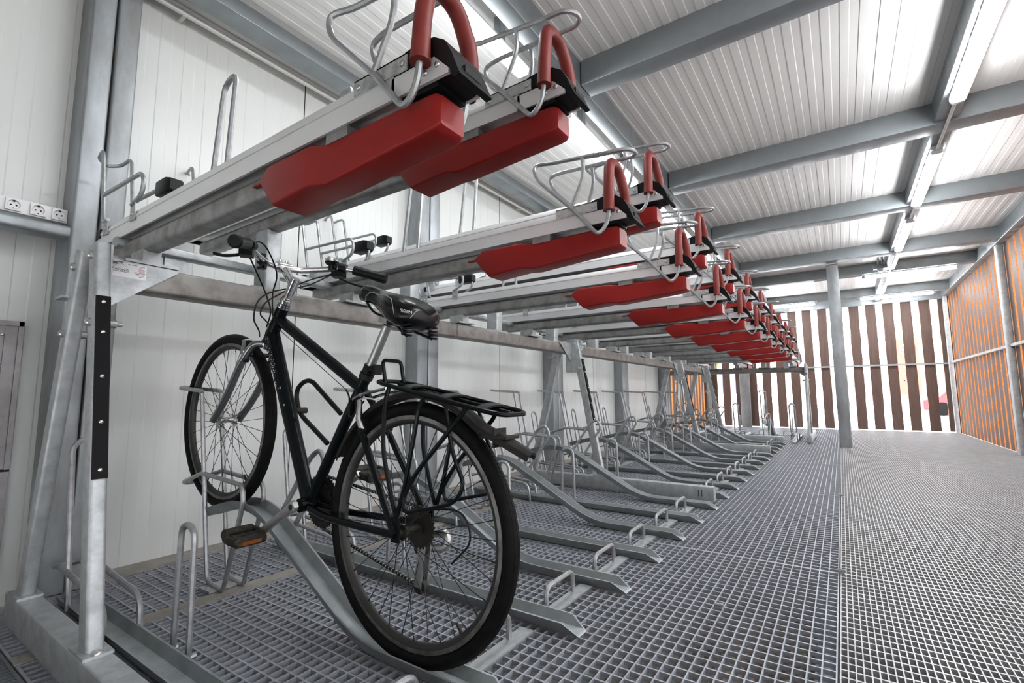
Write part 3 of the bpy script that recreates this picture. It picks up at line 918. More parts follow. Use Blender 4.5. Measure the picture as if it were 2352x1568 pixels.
# ---- the second rack stands across the far end, its trays facing the back slats
X2, Y2 = 0.05, 14.68
def cross(src, yl, label, group):
    c = copy_tree(src)
    z = src.location.z
    c.location = Vector(((X2 - yl) * U, (Y2 + X0) * U, z))
    c.rotation_euler = (0, 0, math.pi / 2)
    c['label'] = label
    c['group'] = group
    return c
fe = rack_frame('end frame', 'upright frames of the crossing rack', False)
cross(fe, FR[0], 'end frame of the crossing rack at the far end, black strip facing the slats', 'upright frames of the crossing rack')
for o in [fe] + list(fe.children_recursive): bpy.data.objects.remove(o)
cross(f1, FR[0] + 2.66, 'inner frame of the crossing rack near the left wall', 'upright frames of the crossing rack')
bm = rack_beam(FR[0], FR[0] + 2.9, 'galvanized beam of the crossing rack at the far end', [])
bm.location = Vector(((X2 - FR[0]) * U, (Y2 + X0) * U, 1.46 * U)); bm.rotation_euler = (0, 0, math.pi / 2)
for i in range(5):
    y = FR[0] + PITCH * (i + 0.5)
    nm = ORD[i] if i else 'end'
    if i % 2:
        cross(P_HIGH, y, 'raised ramp of the crossing rack, %s place from its free end' % ORD[i], 'ramps of the crossing rack')
        cross(P_TH, y, 'higher tray of the crossing rack, %s place from its free end' % ORD[i], 'trays of the crossing rack')
    else:
        cross(P_LOW, y, 'floor channel of the crossing rack, %s place from its free end' % ORD[i], 'channels of the crossing rack')
        cross(P_TL, y, 'lower tray of the crossing rack, %s place from its free end' % ORD[i], 'trays of the crossing rack')

# ================================================================== BICYCLE (metres)
YBK = (st_y(1) - 0.040) * U
RC = Vector((-1.03, 0, 0.3505)); FC = Vector((-2.080, 0, 0.6185))
bike = thing('bicycle', (-0.99, YBK, 0.0), 'black city bicycle with rear carrier, front wheel up on the raised ramp', 'bicycle', sc=1)
BO = (-1.03, 0, 0)
def bb(mb, name, m, par=bike, sm=38): return mb.build(name, m, par, sc=1, off=BO, smooth=sm)

def wheel(c, name, seed):
    random.seed(seed)
    r = MB()
    # rim: braking track pale, inner well darker
    prof = [(0.306, -0.0115), (0.295, -0.0115), (0.290, -0.011), (0.283, -0.006), (0.281, 0), (0.283, 0.006), (0.290, 0.011), (0.295, 0.0115), (0.306, 0.0115)]
    r.lathe(prof[:2], 64, c); r.lathe(prof[7:], 64, c)
    r.use(1).lathe(prof[1:8], 64, c)
    rim = bb(r, name, ['rim', 'rimdark'])
    t = MB()
    pr = []
    for k in range(15):
        a = math.radians(-160 + 320 * k / 14)
        pr.append((0.3235 + 0.0195 * math.cos(a), 0.0200 * math.sin(a)))
    t.lathe(pr, 72, c)
    # shallow shoulder ribs of the tread
    for y in (-0.0095, 0.0, 0.0095):
        t.torus((c[0], c[1] + y, c[2]), 0.3235 + 0.0195 * math.sqrt(1 - (y / 0.0200) ** 2) - 0.0008, 0.0016, 72, 6)
    bb(t, 'tyre', 'tyre', rim)
    h = MB()
    w = 0.036 if name == 'front_wheel' else 0.045
    h.lathe([(0.0001, -w - 0.012), (0.007, -w - 0.012), (0.009, -w), (0.020, -w + 0.004), (0.020, -w + 0.008), (0.012, -w + 0.014), (0.011, 0), (0.012, w - 0.014), (0.020, w - 0.008), (0.020, w - 0.004), (0.009, w), (0.007, w + 0.012), (0.0001, w + 0.012)], 20, c)
    bb(h, 'hub', 'alloy' if name == 'front_wheel' else 'grime', rim)
    s = MB()
    n = 36
    for i in range(n):
        side = -1 if i % 2 else 1
        a = 2 * math.pi * (i + 0.25) / n
        cr = (0.62 if (i // 2) % 2 else -0.62)
        b0 = a + cr
        s.tube([(c[0] + 0.018 * math.cos(b0), c[1] + side * (w - 0.006), c[2] + 0.018 * math.sin(b0)), (c[0] + 0.284 * math.cos(a), c[1] + side * 0.002, c[2] + 0.284 * math.sin(a))], 0.0011, 5)
        s.tube([(c[0] + 0.270 * math.cos(a), c[1] + side * 0.0025, c[2] + 0.270 * math.sin(a)), (c[0] + 0.285 * math.cos(a), c[1] + side * 0.002, c[2] + 0.285 * math.sin(a))], 0.002, 5)
    bb(s, 'spokes', 'spoke', rim)
    v = MB(); a = math.radians(-52); q = lambda R: (c[0] + R * math.cos(a), c[1], c[2] + R * math.sin(a))
    v.cyl(q(0.255), q(0.284), 0.004, 8); bb(v, 'valve', 'grime', rim)
    return rim

wheel(RC, 'rear_wheel', 3)
wheel(FC, 'front_wheel', 4)

BBp = Vector((-1.505, 0, 0.362))
SC = Vector((-1.262, 0, 0.735))        # seat cluster
ST = Vector((-1.232, 0, 0.782))        # top of the seat tube
HB = Vector((-1.800, 0, 0.912)); HT = Vector((-1.714, 0, 1.030))
fr = MB()
def ov(mb, a, b, r0, r1, sq=1.0, n=14):
    """straight tube, optionally oval across y"""
    a, b = Vector(a), Vector(b)
    t = (b - a).normalized(); sd = Vector((0, 1, 0)); sd = (sd - t * sd.dot(t)).normalized(); up = t.cross(sd)
    R = []
    for p, r in ((a, r0), (b, r1)):
        R.append([p + up * r * math.cos(2 * math.pi * k / n) + sd * r * sq * math.sin(2 * math.pi * k / n) for k in range(n)])
    mb.rings(R)
hd = (HT - HB).normalized()
ov(fr, HB - hd * 0.004, HT + hd * 0.0, 0.0225, 0.0215)
ov(fr, HB + hd * 0.102, SC + (HT - SC).normalized() * -0.01, 0.0195, 0.0175)
ov(fr, HB + hd * 0.035, BBp, 0.031, 0.026, 0.8)
ov(fr, BBp, ST, 0.0175, 0.0175)
fr.cyl(BBp + Vector((0, -0.036, 0)), BBp + Vector((0, 0.036, 0)), 0.022, 18)
# welded gusset where the two front tubes meet
ov(fr, HB + hd * 0.03, HB + hd * 0.095, 0.027, 0.024, 0.85)
for s in (-1, 1):
    ax = RC + Vector((0, s * 0.066, 0))
    fr.tube(fil([BBp + Vector((0.02, s * 0.02, -0.004)), (-1.36, s * 0.040, 0.345), ax], 0.06), 0.0105, 10)
    fr.tube(fil([SC + Vector((0.004, s * 0.012, -0.01)), SC + Vector((0.05, s * 0.045, -0.10)), ax], 0.06), [0.010] * 8, 10)
    d = MB()
    fr.bx(ax.x - 0.014, ax.x + 0.014, s * 0.063 - 0.003, s * 0.063 + 0.003, ax.z - 0.02, ax.z + 0.045)
ov(fr, SC + Vector((0.03, -0.04, -0.075)), SC + Vector((0.03, 0.04, -0.075)), 0.009, 0.009)
frame = bb(fr, 'frame', 'paint')
# chipped paint down the lower tube
ch = MB()
dt = (BBp - (HB + hd * 0.035)); dl = dt.length; dt = dt.normalized(); dn = dt.cross(Vector((0, 1, 0))).normalized()
if dn.x < 0: dn = -dn
for k in range(95):
    s = random.gauss(0.115, 0.045); off = random.gauss(-0.002, 0.006) + 0.012 * 0
    if not 0.02 < s < 0.24: continue
    r = 0.0305 - 0.005 * s / dl
    an = math.asin(max(-0.9, min(0.9, off / r)))
    p = HB + hd * 0.035 + dt * s + dn * (r * math.sin(an)) + Vector((0, -0.8 * r * math.cos(an) - 0.0009, 0))
    a, b_ = random.uniform(0.0005, 0.0019), random.uniform(0.0005, 0.0016)
    ch.add([p + dt * -a + dn * -b_, p + dt * a + dn * -b_ * 0.6, p + dt * a * 0.7 + dn * b_, p + dt * -a * 1.1 + dn * b_ * 0.8], [(0, 1, 2, 3)])
bb(ch, 'chipped_paint', 'whitep', frame, 0)
b = MB()
for s in (0.222, 0.288): b.dome(HB + hd * 0.035 + dt * s + dn * 0.0 + Vector((0.012, -0.0205, 0.0)), 0.0045, 'y', -1)
bb(b, 'bottle_boss', 'bolt', frame)

# fork, headset, stem, bar
fk = MB()
CR = HB - hd * 0.012
fk.cyl(CR - hd * 0.012, CR + hd * 0.012, 0.021, 16)
for s in (-1, 1):
    fk.tube(fil([CR + Vector((0, s * 0.006, 0.0)), CR + Vector((-0.014, s * 0.044, 0.002)), CR + Vector((-0.07, s * 0.056, -0.065)), (-1.985, s * 0.054, 0.700), FC + Vector((0.0, s * 0.050, 0.0))], [0, 0.025, 0.05, 0.09, 0], 5), 0.0135, 12)
bb(fk, 'fork', 'fork')
hsx = MB()
for q, r in ((0.004, 0.025), (0.013, 0.023), (0.022, 0.0195), (0.030, 0.0215), (0.037, 0.018)):
    hsx.cyl(HT + hd * q, HT + hd * (q + 0.007), r, 20)
bb(hsx, 'headset', 'chrome')
hsx = MB(); hsx.cyl(HB - hd * 0.012, HB - hd * 0.002, 0.025, 20); bb(hsx, 'crown_race', 'chrome')
CL = Vector((-1.722, 0, 1.183))
stm = MB()
qt = HT + hd * 0.118
stm.cyl(HT + hd * 0.035, qt, 0.0135, 16)
stm.cyl(HT + hd * 0.062, qt + hd * 0.006, 0.0165, 16)
stm.tube([qt - hd * 0.018, CL], [0.0165, 0.0155], 14)
stm.cyl(CL + Vector((0, -0.024, 0)), CL + Vector((0, 0.024, 0)), 0.0205, 18)
stm.cyl(CL + Vector((-0.004, -0.012, 0.012)), CL + Vector((-0.004, -0.012, 0.028)), 0.006, 8); stm.cyl(CL + Vector((-0.004, 0.012, 0.012)), CL + Vector((-0.004, 0.012, 0.028)), 0.006, 8)
stm = bb(stm, 'stem', 'chrome')
hbm = MB()
def barpts(s):
    return [(-1.722, 0, 1.183), (-1.722, s * 0.055, 1.183), (-1.685, s * 0.125, 1.196), (-1.630, s * 0.172, 1.205), (-1.560, s * 0.225, 1.192), (-1.508, s * 0.272, 1.172)]
full = list(reversed(barpts(-1)))[:-1] + barpts(1)[1:]
hbm.tube(fil(full, 0.05, 5), 0.0118, 12)
hbar = bb(hbm, 'handlebar', 'chrome')
for s in (-1, 1):
    g = MB()
    p0, p1 = Vector((-1.585, s * 0.205, 1.197)), Vector((-1.490, s * 0.288, 1.164))
    gd = (p1 - p0).normalized()
    L = (p1 - p0).length
    g.tube([p0, p0 + gd * 0.01, p0 + gd * L * 0.45, p0 + gd * L * 0.8, p1 - gd * 0.006, p1], [0.0185, 0.019, 0.018, 0.0205, 0.021, 0.016], 14)
    bb(g, 'grip', 'black', hbar)
    ck = MB()
    q = Vector((-1.618, s * 0.178, 1.204))
    ck.cyl(q - gd * 0.012, q + gd * 0.014, 0.018, 14)
    ck.obx(q + Vector((-0.022, 0, -0.020)), 0.045, 0.04, 0.028, Matrix.Rotation(s * 0.6, 3, 'Z'))
    ck.cyl(q - gd * 0.03, q - gd * 0.018, 0.017, 14)
    bb(ck, 'shifter', 'black', hbar)
    lv = MB()
    lv.tube(fil([q + Vector((-0.035, s * -0.005, -0.022)), q + Vector((-0.045, s * 0.02, -0.03)), q + Vector((-0.01, s * 0.075, -0.052)), q + Vector((0.03, s * 0.12, -0.062))], 0.03), 0.0055, 8)
    bb(lv, 'brake_lever', 'black', hbar)
be = MB()
bc = Vector((-1.640, 0.140, 1.222))
be.lathe([(0.019, 0.0), (0.021, 0.006), (0.0215, 0.012), (0.015, 0.020), (0.0001, 0.022)], 20, bc, 'z')
be.use(1).lathe([(0.0001, -0.008), (0.017, -0.008), (0.022, 0.0), (0.02, 0.003)], 20, bc, 'z'); be.bx(bc.x, bc.x + 0.035, bc.y - 0.006, bc.y + 0.012, bc.z - 0.004, bc.z + 0.0); be.cyl((bc.x, bc.y, bc.z - 0.03), (bc.x, bc.y, bc.z - 0.006), 0.008, 10)
bb(be, 'bell', ['chrome', 'black'], hbar)
lc = MB(); lc.cyl((-1.716, -0.078, 1.187), (-1.709, -0.092, 1.189), 0.0175, 14); lc.bx(-1.72, -1.70, -0.092, -0.075, 1.158, 1.176); lc.cyl((-1.735, -0.088, 1.165), (-1.70, -0.088, 1.165), 0.006, 8); lc.bx(-1.715, -1.70, -0.095, -0.08, 1.20, 1.212)
bb(lc, 'lamp_clamp', 'black', hbar)

# saddle and post
sp = MB()
PT = Vector((-1.150, 0, 0.918))
sp.cyl(ST - (PT - ST).normalized() * 0.05, PT, 0.0138, 18)
sp.obx(PT + Vector((0.005, 0, 0.012)), 0.044, 0.042, 0.018, Matrix.Rotation(0.28, 3, 'Y'))
sp.obx(PT + Vector((0.010, 0, 0.028)), 0.05, 0.046, 0.012, Matrix.Rotation(0.28, 3, 'Y'))
bb(sp, 'seat_post', 'alloy')
ck = MB(); sd_ = (PT - ST).normalized()
ck.cyl(ST - sd_ * 0.022, ST - sd_ * 0.004, 0.0215, 18); ck.use(1).cyl(ST + sd_ * 0.0, ST + sd_ * 0.022, 0.019, 18); ck.bx(ST.x + 0.01, ST.x + 0.055, -0.02, 0.0, ST.z + 0.002, ST.z + 0.016); ck.bx(ST.x + 0.045, ST.x + 0.058, -0.022, 0.004, ST.z - 0.01, ST.z + 0.02)
bb(ck, 'seat_clamp', ['fender', 'black'])
sa = MB()
spec = [(-1.270, 0.010, 1.036, 1.018), (-1.262, 0.020, 1.046, 1.004), (-1.235, 0.025, 1.053, 0.997), (-1.195, 0.027, 1.042, 0.985), (-1.155, 0.032, 1.028, 0.965), (-1.125, 0.046, 1.019, 0.945), (-1.095, 0.062, 1.013, 0.925),
        (-1.060, 0.076, 1.006, 0.908), (-1.025, 0.082, 0.996, 0.898), (-0.995, 0.081, 0.984, 0.893), (-0.972, 0.076, 0.972, 0.895), (-0.955, 0.064, 0.961, 0.900), (-0.945, 0.046, 0.953, 0.906), (-0.939, 0.025, 0.946, 0.913)]
sx = lambda x: -1.27 + (x + 1.27) * 0.87
spec = [(sx(x), w * 0.92, zt, zb) for x, w, zt, zb in spec]
R = []
for x, w, zt, zb in spec:
    ring = []
    for k in range(24):
        a = 2 * math.pi * k / 24
        c_, s_ = math.cos(a), math.sin(a)
        yy = w * math.copysign(abs(c_) ** 0.75, c_)
        zz = (zt + zb) / 2 + (zt - zb) / 2 * math.copysign(abs(s_) ** 0.8, s_)
        if s_ > 0 and x > -1.12: zz -= 0.009 * max(0, 1 - abs(yy) / 0.03)        # pressure groove
        ring.append((x, yy, zz))
    R.append(ring)
sa.rings(R)
sad = bb(sa, 'saddle', 'leather', sm=70)
pi_ = MB()
def sad_pt(x, f, out=0.0008):
    """point on the near flank, f from 0 bottom to 1 top"""
    for (x0, w0, t0, b0), (x1, w1, t1, b1) in zip(spec, spec[1:]):
        if x0 <= x <= x1:
            u = (x - x0) / (x1 - x0); w, zt, zb = w0 + (w1 - w0) * u, t0 + (t1 - t0) * u, b0 + (b1 - b0) * u
            s_ = 2 * f - 1
            sn = math.copysign(abs(s_) ** (1 / 0.8), s_)
            c_ = math.sqrt(max(0, 1 - sn * sn)) ** 0.75
            return Vector((x, -w * c_ - out, (zt + zb) / 2 + (zt - zb) / 2 * s_))
    return Vector((x, 0, 1))
pi_.tube([sad_pt(sx(x), f, 0.0004) for x, f in ((-1.225, 0.12), (-1.215, 0.35), (-1.195, 0.62), (-1.17, 0.74), (-1.145, 0.76), (-1.12, 0.80), (-1.09, 0.84), (-1.06, 0.84), (-1.03, 0.80), (-1.015, 0.66), (-1.008, 0.5), (-1.005, 0.38))], 0.0012, 6)
pi_.tube([sad_pt(sx(x), f, 0.0004) for x, f in ((-0.955, 0.30), (-0.949, 0.5), (-0.946, 0.66), (-0.944, 0.78))], 0.0012, 6)
bb(pi_, 'piping', 'piping', sad)
tx = MB()
text_into(tx, 'MAGNUM', 0.0150, lambda a, c: sad_pt(sx(-0.9800 + a * 0.44), 0.50 + c * 13.0, 0.0022))
bb(tx, 'lettering', 'whitep', sad, 0)
rl = MB()
for s in (-1, 1):
    rl.tube(fil([(-1.235, s * 0.012, 1.0), (-1.19, s * 0.022, 0.958), (-1.10, s * 0.022, 0.928), (-1.045, s * 0.035, 0.902), (-1.015, s * 0.05, 0.905)], 0.03), 0.0038, 8)
    N = 40
    rl.tube([(-1.015 + 0.013 * math.cos(i * 0.55), s * 0.05 + 0.013 * math.sin(i * 0.55), 0.872 + 0.036 * i / N) for i in range(N + 1)], 0.0032, 6)
rl.tube([(-1.10, -0.022, 0.925), (-1.06, -0.03, 0.893), (-1.015, -0.05, 0.872)], 0.004, 8); rl.tube([(-1.10, 0.022, 0.925), (-1.06, 0.03, 0.893), (-1.015, 0.05, 0.872)], 0.004, 8)
rl.cyl((-1.112, -0.03, 0.922), (-1.112, 0.03, 0.922), 0.010, 10)
bb(rl, 'saddle_spring', 'black', sad)

# drivetrain: left crank towards the viewer, chain on the far side
def crank(s, ang, name):
    m = MB()
    a = math.radians(ang)
    c0 = BBp + Vector((0, s * 0.058, 0)); c1 = c0 + Vector((0.170 * math.cos(a), s * 0.016, 0.170 * math.sin(a)))
    u = (c1 - c0).normalized()
    nrm = u.cross(Vector((0, 1, 0)))
    R = []
    for q, w in ((-0.016, 0.010), (-0.010, 0.017), (0.0, 0.0185), (0.03, 0.015), (0.10, 0.0125), (0.155, 0.0125), (0.170, 0.014), (0.182, 0.009)):
        p = c0 + u * q
        R.append([p + nrm * (w * cx_) + Vector((0, cy_, 0)) for cx_, cy_ in ((1, -0.005), (0.7, -0.008), (-0.7, -0.008), (-1, -0.005), (-1, 0.005), (-0.7, 0.008), (0.7, 0.008), (1, 0.005))])
    m.rings(R)
    m.use(1).cyl(c0 + Vector((0, s * 0.0082, 0)), c0 + Vector((0, s * 0.0095, 0)), 0.0095, 14)
    co = bb(m, name, ['alloy', 'grime'])
    p = MB()
    pc = c1 + Vector((0, s * 0.058, 0.0))
    Rm = Matrix.Rotation(math.radians(12), 3, 'Y')
    def PP(x, y, z): return pc + Rm @ Vector((x, y, z))
    for sx in (-1, 1):       # two long treads
        p.use(0).rings([[PP(sx * 0.037 + a_ * q, y, c_ * q) for a_, c_ in rrect(0.027, 0.030, 0.009, 3)] for y, q in ((-0.050, 0.6), (-0.044, 1), (0.044, 1), (0.050, 0.6))])
        xr0, xr1 = sorted((0.0500 * sx, 0.0522 * sx))
        V = [PP(x, y, z) for x in (xr0, xr1) for y in (-0.03, 0.03) for z in (-0.006, 0.006)]
        p.use(1).add(V, [(0, 1, 3, 2), (4, 6, 7, 5), (0, 4, 5, 1), (2, 3, 7, 6), (0, 2, 6, 4), (1, 5, 7, 3)])
    p.use(0)
    for sy in (-1, 1):
        p.rings([[PP(x, sy * (0.040 + 0.012 * (1 - (x / 0.04) ** 2)) + a_, c_) for a_, c_ in rrect(0.016, 0.024, 0.006, 3)] for x in (-0.040, -0.028, -0.014, 0.0, 0.014, 0.028, 0.040)])
    p.cyl(c1, pc + Vector((0, s * 0.04, 0)), 0.009, 10)
    bb(p, 'pedal', ['pedal', 'amber'], co)
crank(-1, 213, 'left_crank')
crank(1, 33, 'right_crank')
cr = MB()
def sprocket(mb, c, r, teeth, th):
    o = []
    for k in range(teeth * 4):
        a = 2 * math.pi * k / (teeth * 4)
        rr = r + (0.0035 if k % 4 in (1, 2) else -0.002)
        o.append((rr * math.cos(a), rr * math.sin(a)))
    mb.prism([(c[0] + x, c[2] + z) for x, z in o], c[1] - th / 2, c[1] + th / 2, 'y')
sprocket(cr, BBp + Vector((0, 0.046, 0)), 0.085, 42, 0.003)
sprocket(cr, BBp + Vector((0, 0.038, 0)), 0.062, 30, 0.003)
bb(cr, 'chainring', 'grime', sm=0)
cs = MB()
for k, r in enumerate((0.055, 0.049, 0.043, 0.037, 0.031, 0.026)): sprocket(cs, RC + Vector((0, 0.024 + 0.005 * k, 0)), r, 12 + int(r * 300), 0.0022)
cs.cyl(RC + Vector((0, 0.018, 0)), RC + Vector((0, 0.055, 0)), 0.02, 16)
bb(cs, 'cassette', 'grime', sm=0)
cn = MB()
J1 = RC + Vector((-0.010, 0.040, -0.105)); 
def chain(a, b_):
    a, b_ = Vector(a), Vector(b_); L = (b_ - a).length; n_ = int(L / 0.0127)
    for i in range(n_):
        p = a + (b_ - a) * ((i + 0.5) / n_); R_ = (b_ - a).to_track_quat('X', 'Z').to_matrix()
        cn.use(0).obx(p, 0.0115, 0.008 if i % 2 else 0.0055, 0.0075, R_)
        cn.use(1).cyl(p + Vector((0.0063, -0.0046, 0)), p + Vector((0.0063, 0.0046, 0)), 0.0022, 6)
cn = MB()
chain(BBp + Vector((0.01, 0.044, 0.085)), RC + Vector((0.0, 0.040, 0.047)))
bb(cn, 'chain', ['grime', 'bolt'], sm=0)
cn = MB()
chain(BBp + Vector((0.01, 0.044, -0.085)), J1 + Vector((-0.01, 0, -0.055)))
bb(cn, 'chain', ['grime', 'bolt'], sm=0)
dr = MB()
dr.obx(J1 + Vector((0.008, 0.012, 0.0)), 0.03, 0.006, 0.125, Matrix.Rotation(0.12, 3, 'Y')); dr.obx(J1 + Vector((0.008, -0.010, 0.0)), 0.026, 0.004, 0.115, Matrix.Rotation(0.12, 3, 'Y'))
for dz in (0.045, -0.055): dr.use(1).cyl(J1 + Vector((0.004, -0.008, dz)), J1 + Vector((0.004, 0.010, dz)), 0.021, 14)
dr.use(0).tube(fil([RC + Vector((0.0, 0.075, -0.03)), RC + Vector((0.05, 0.085, -0.02)), RC + Vector((0.055, 0.08, -0.06)), J1 + Vector((0.01, 0.015, 0.04))], 0.03), 0.011, 8)
bb(dr, 'rear_derailleur', ['alloy', 'grime'])

# brakes
for nm, anchor, up in (('front_brake', CR + Vector((-0.055, 0, -0.058)), Vector((-0.040, 0, 0.075))), ('rear_brake', SC + Vector((0.070, 0, -0.125)), Vector((-0.030, 0, 0.085)))):
    k = MB()
    for s in (-1, 1):
        p = anchor + Vector((0, s * 0.046, 0)); q = p + up + Vector((0, s * -0.008, 0))
        k.use(0).tube([p, p + up * 0.4 + Vector((0, s * 0.008, 0)), q], [0.0085, 0.0075, 0.006], 8)
        k.use(1).obx(p + up * 0.30 + Vector((0.0, s * -0.026, 0)), 0.052, 0.012, 0.012, up.to_track_quat('Z', 'Y').to_matrix())
        k.cyl(p + Vector((0, s * 0.014, 0)), p + Vector((0, s * -0.006, 0)), 0.009, 10)
    k.use(0).tube(fil([anchor + up + Vector((0, -0.045, 0)), anchor + up * 1.12 + Vector((0, -0.02, 0)), anchor + up + Vector((0, 0.04, 0))], 0.02), 0.003, 6)
    bb(k, nm, ['alloy', 'black'])

# mudguard, carrier
mg = MB()
Rr = []
N = 26
for i in range(N + 1):
    a = math.radians(152 - (152 - 50) * i / N)
    R0 = 0.363 + 0.010 * (i / N)
    Rr.append((RC + Vector((R0 * math.cos(a), 0, R0 * math.sin(a))), Vector((math.cos(a), 0, math.sin(a)))))
e = Rr[-1]
Rr.append((Vector((-0.715, 0, 0.605)), Vector((0.62, 0, 0.78)))); Rr.append((Vector((-0.645, 0, 0.572)), Vector((0.42, 0, 0.9))))
secs = []
for j, (p, nn) in enumerate(Rr):
    wv = 0.026 if j < len(Rr) - 1 else 0.018
    sec = [(-wv, -0.016), (-wv * 0.85, -0.002), (-wv * 0.4, 0.005), (wv * 0.4, 0.005), (wv * 0.85, -0.002), (wv, -0.016), (wv * 0.88, -0.016), (wv * 0.75, -0.005), (0, 0.001), (-wv * 0.75, -0.005), (-wv * 0.88, -0.016)]
    secs.append([p + nn * c_ + Vector((0, a_, 0)) for a_, c_ in sec])
mg.rings(secs)
bb(mg, 'mudguard', 'fender')
ca = MB()
CF, CRr = Vector((-1.142, 0, 0.752)), Vector((-0.692, 0, 0.664))
cd = (CRr - CF)
def cp(u, y, dz=0): return CF + cd * u + Vector((0, y, dz))
ca.tube(fil([cp(0.0, -0.045), cp(0, 0.045), cp(0.12, 0.062), cp(0.93, 0.062), cp(1, 0.045), cp(1, -0.045), cp(0.93, -0.062), cp(0.12, -0.062)], 0.03, 4, True), 0.0062, 8, closed=True)
ca.tube([cp(0.10, 0.0), cp(0.97, 0.0)], 0.0055, 8)
for u in (0.28, 0.58, 0.86):
    ca.rings([[cp(u + a * 0.03, y, 0.010 * (1 - (y / 0.062) ** 2) + dz) for a, dz in ((-1, -0.001), (1, -0.001), (1, 0.003), (-1, 0.003))] for y in (-0.062, -0.03, 0, 0.03, 0.062)])
ca.tube(fil([cp(0.05, -0.030), cp(0.02, -0.030, 0.062), cp(0.02, 0.040, 0.062), cp(0.05, 0.040)], 0.014, 4), 0.0055, 8)
for s in (-1, 1):
    y = s * 0.062; yy = s * 0.074
    foot = RC + Vector((0.012, yy, 0.05))
    ca.tube(fil([cp(0.17, y), cp(0.165, yy, -0.04), cp(0.15, yy, -0.17), foot + Vector((-0.012, 0, 0.03)), foot], 0.05), 0.006, 8)
    ca.tube(fil([cp(0.47, y), cp(0.45, yy, -0.03), foot + Vector((0.03, 0, 0.07)), foot + Vector((0.004, 0, 0.0))], 0.04), 0.006, 8)
    ca.tube(fil([cp(0.78, y), cp(0.74, yy, -0.035), foot + Vector((0.07, 0, 0.115)), foot + Vector((0.02, 0, 0.04)), foot], 0.04), 0.006, 8)
    ca.tube(fil([foot + Vector((0.03, 0, 0.06)), foot + Vector((0.03, s * 0.004, 0.012)), foot + Vector((0.20, s * 0.004, 0.055)), foot + Vector((0.235, s * 0.004, 0.10)), cp(0.70, yy, -0.12), cp(0.62, y)], 0.05), 0.005, 8)
ca.use(1)
ca.bx(-0.78, -0.70, -0.028, 0.028, 0.606, 0.612); ca.bx(-0.742, -0.738, -0.026, 0.026, 0.585, 0.63)
ca.use(2).tube(fil([SC + Vector((0.0, -0.028, -0.035)), SC + Vector((0.045, -0.04, -0.022)), cp(0.10, -0.045, -0.012)], 0.03), 0.005, 8); ca.tube(fil([SC + Vector((0.0, 0.028, -0.035)), SC + Vector((0.045, 0.04, -0.022)), cp(0.10, 0.045, -0.012)], 0.03), 0.005, 8)
bb(ca, 'carrier', ['paint', 'fender', 'chrome'])

# cables
LQ, RQ = Vector((-1.655, -0.165, 1.185)), Vector((-1.655, 0.165, 1.185))
def spl(pts, n=7):
    P = [Vector(p) for p in pts]
    P = [P[0] * 2 - P[1]] + P + [P[-1] * 2 - P[-2]]
    o = []
    for i in range(1, len(P) - 2):
        a, b, c, d = P[i - 1:i + 3]
        for k in range(n):
            t = k / n
            o.append(0.5 * ((2 * b) + (c - a) * t + (2 * a - 5 * b + 4 * c - d) * t * t + (3 * b - a - 3 * c + d) * t ** 3))
    return o + [P[-2]]
def cabl(pts, r=0.0026):
    cb = MB(); cb.tube(spl(pts), r, 6); bb(cb, 'cable', 'black')
cabl([LQ, (-1.715, -0.095, 1.130), (-1.735, -0.052, 1.070), (-1.735, -0.034, 1.015), HB + hd * 0.06 + Vector((0.0, -0.03, 0.0))])
cabl([RQ, (-1.690, 0.075, 1.125), (-1.722, -0.03, 1.090), (-1.737, -0.078, 1.050), (-1.737, -0.092, 0.984), (-1.760, -0.060, 0.946), CR + Vector((-0.02, -0.02, 0.03))])
cabl([RQ, (-1.695, 0.07, 1.140), (-1.725, -0.02, 1.075), (-1.738, -0.055, 1.042), (-1.742, -0.067, 1.004), (-1.750, -0.045, 0.985), HB + hd * 0.07 + Vector((0.01, -0.026, 0.0))])
cabl([LQ, (-1.63, -0.15, 1.225), (-1.655, -0.10, 1.215), (-1.705, -0.035, 1.15), (-1.735, -0.03, 1.08), HT + Vector((-0.02, -0.026, -0.03))])
cb = MB(); cb.tube([HB + hd * 0.08 + Vector((0.03, -0.012, -0.02)), SC + Vector((-0.06, -0.01, -0.005))], 0.0012, 5); bb(cb, 'cable', 'black')
cabl([SC + Vector((-0.06, -0.01, -0.005)), SC + Vector((-0.03, -0.02, -0.03)), SC + Vector((-0.01, -0.03, -0.09)), SC + Vector((0.04, -0.02, -0.04))])
cabl([RC + Vector((-0.05, 0.07, 0.03)), RC + Vector((0.09, 0.085, 0.04)), RC + Vector((0.13, 0.085, -0.03)), RC + Vector((0.07, 0.08, -0.10))], 0.003)

# shackle lock carried in the frame
lk = thing('bicycle_lock', (-1.46, YBK, 0.60), 'black U shaped shackle lock carried inside the bicycle frame', 'lock', sc=1)
l = MB()
l.tube(fil([(-1.352, -0.004, 0.655), (-1.525, -0.006, 0.772), (-1.600, -0.008, 0.735), (-1.575, -0.008, 0.655), (-1.412, -0.006, 0.560)], [0, 0.06, 0.075, 0.06, 0], 8), 0.0078, 12)
l.build('shackle', 'black', lk, sc=1, off=(-1.50, 0, 0.60))
l = MB(); l.cyl((-1.562, -0.026, 0.662), (-1.562, 0.012, 0.662), 0.010, 12); l.build('mounting_clip', 'grime', lk, sc=1, off=(-1.50, 0, 0.60))

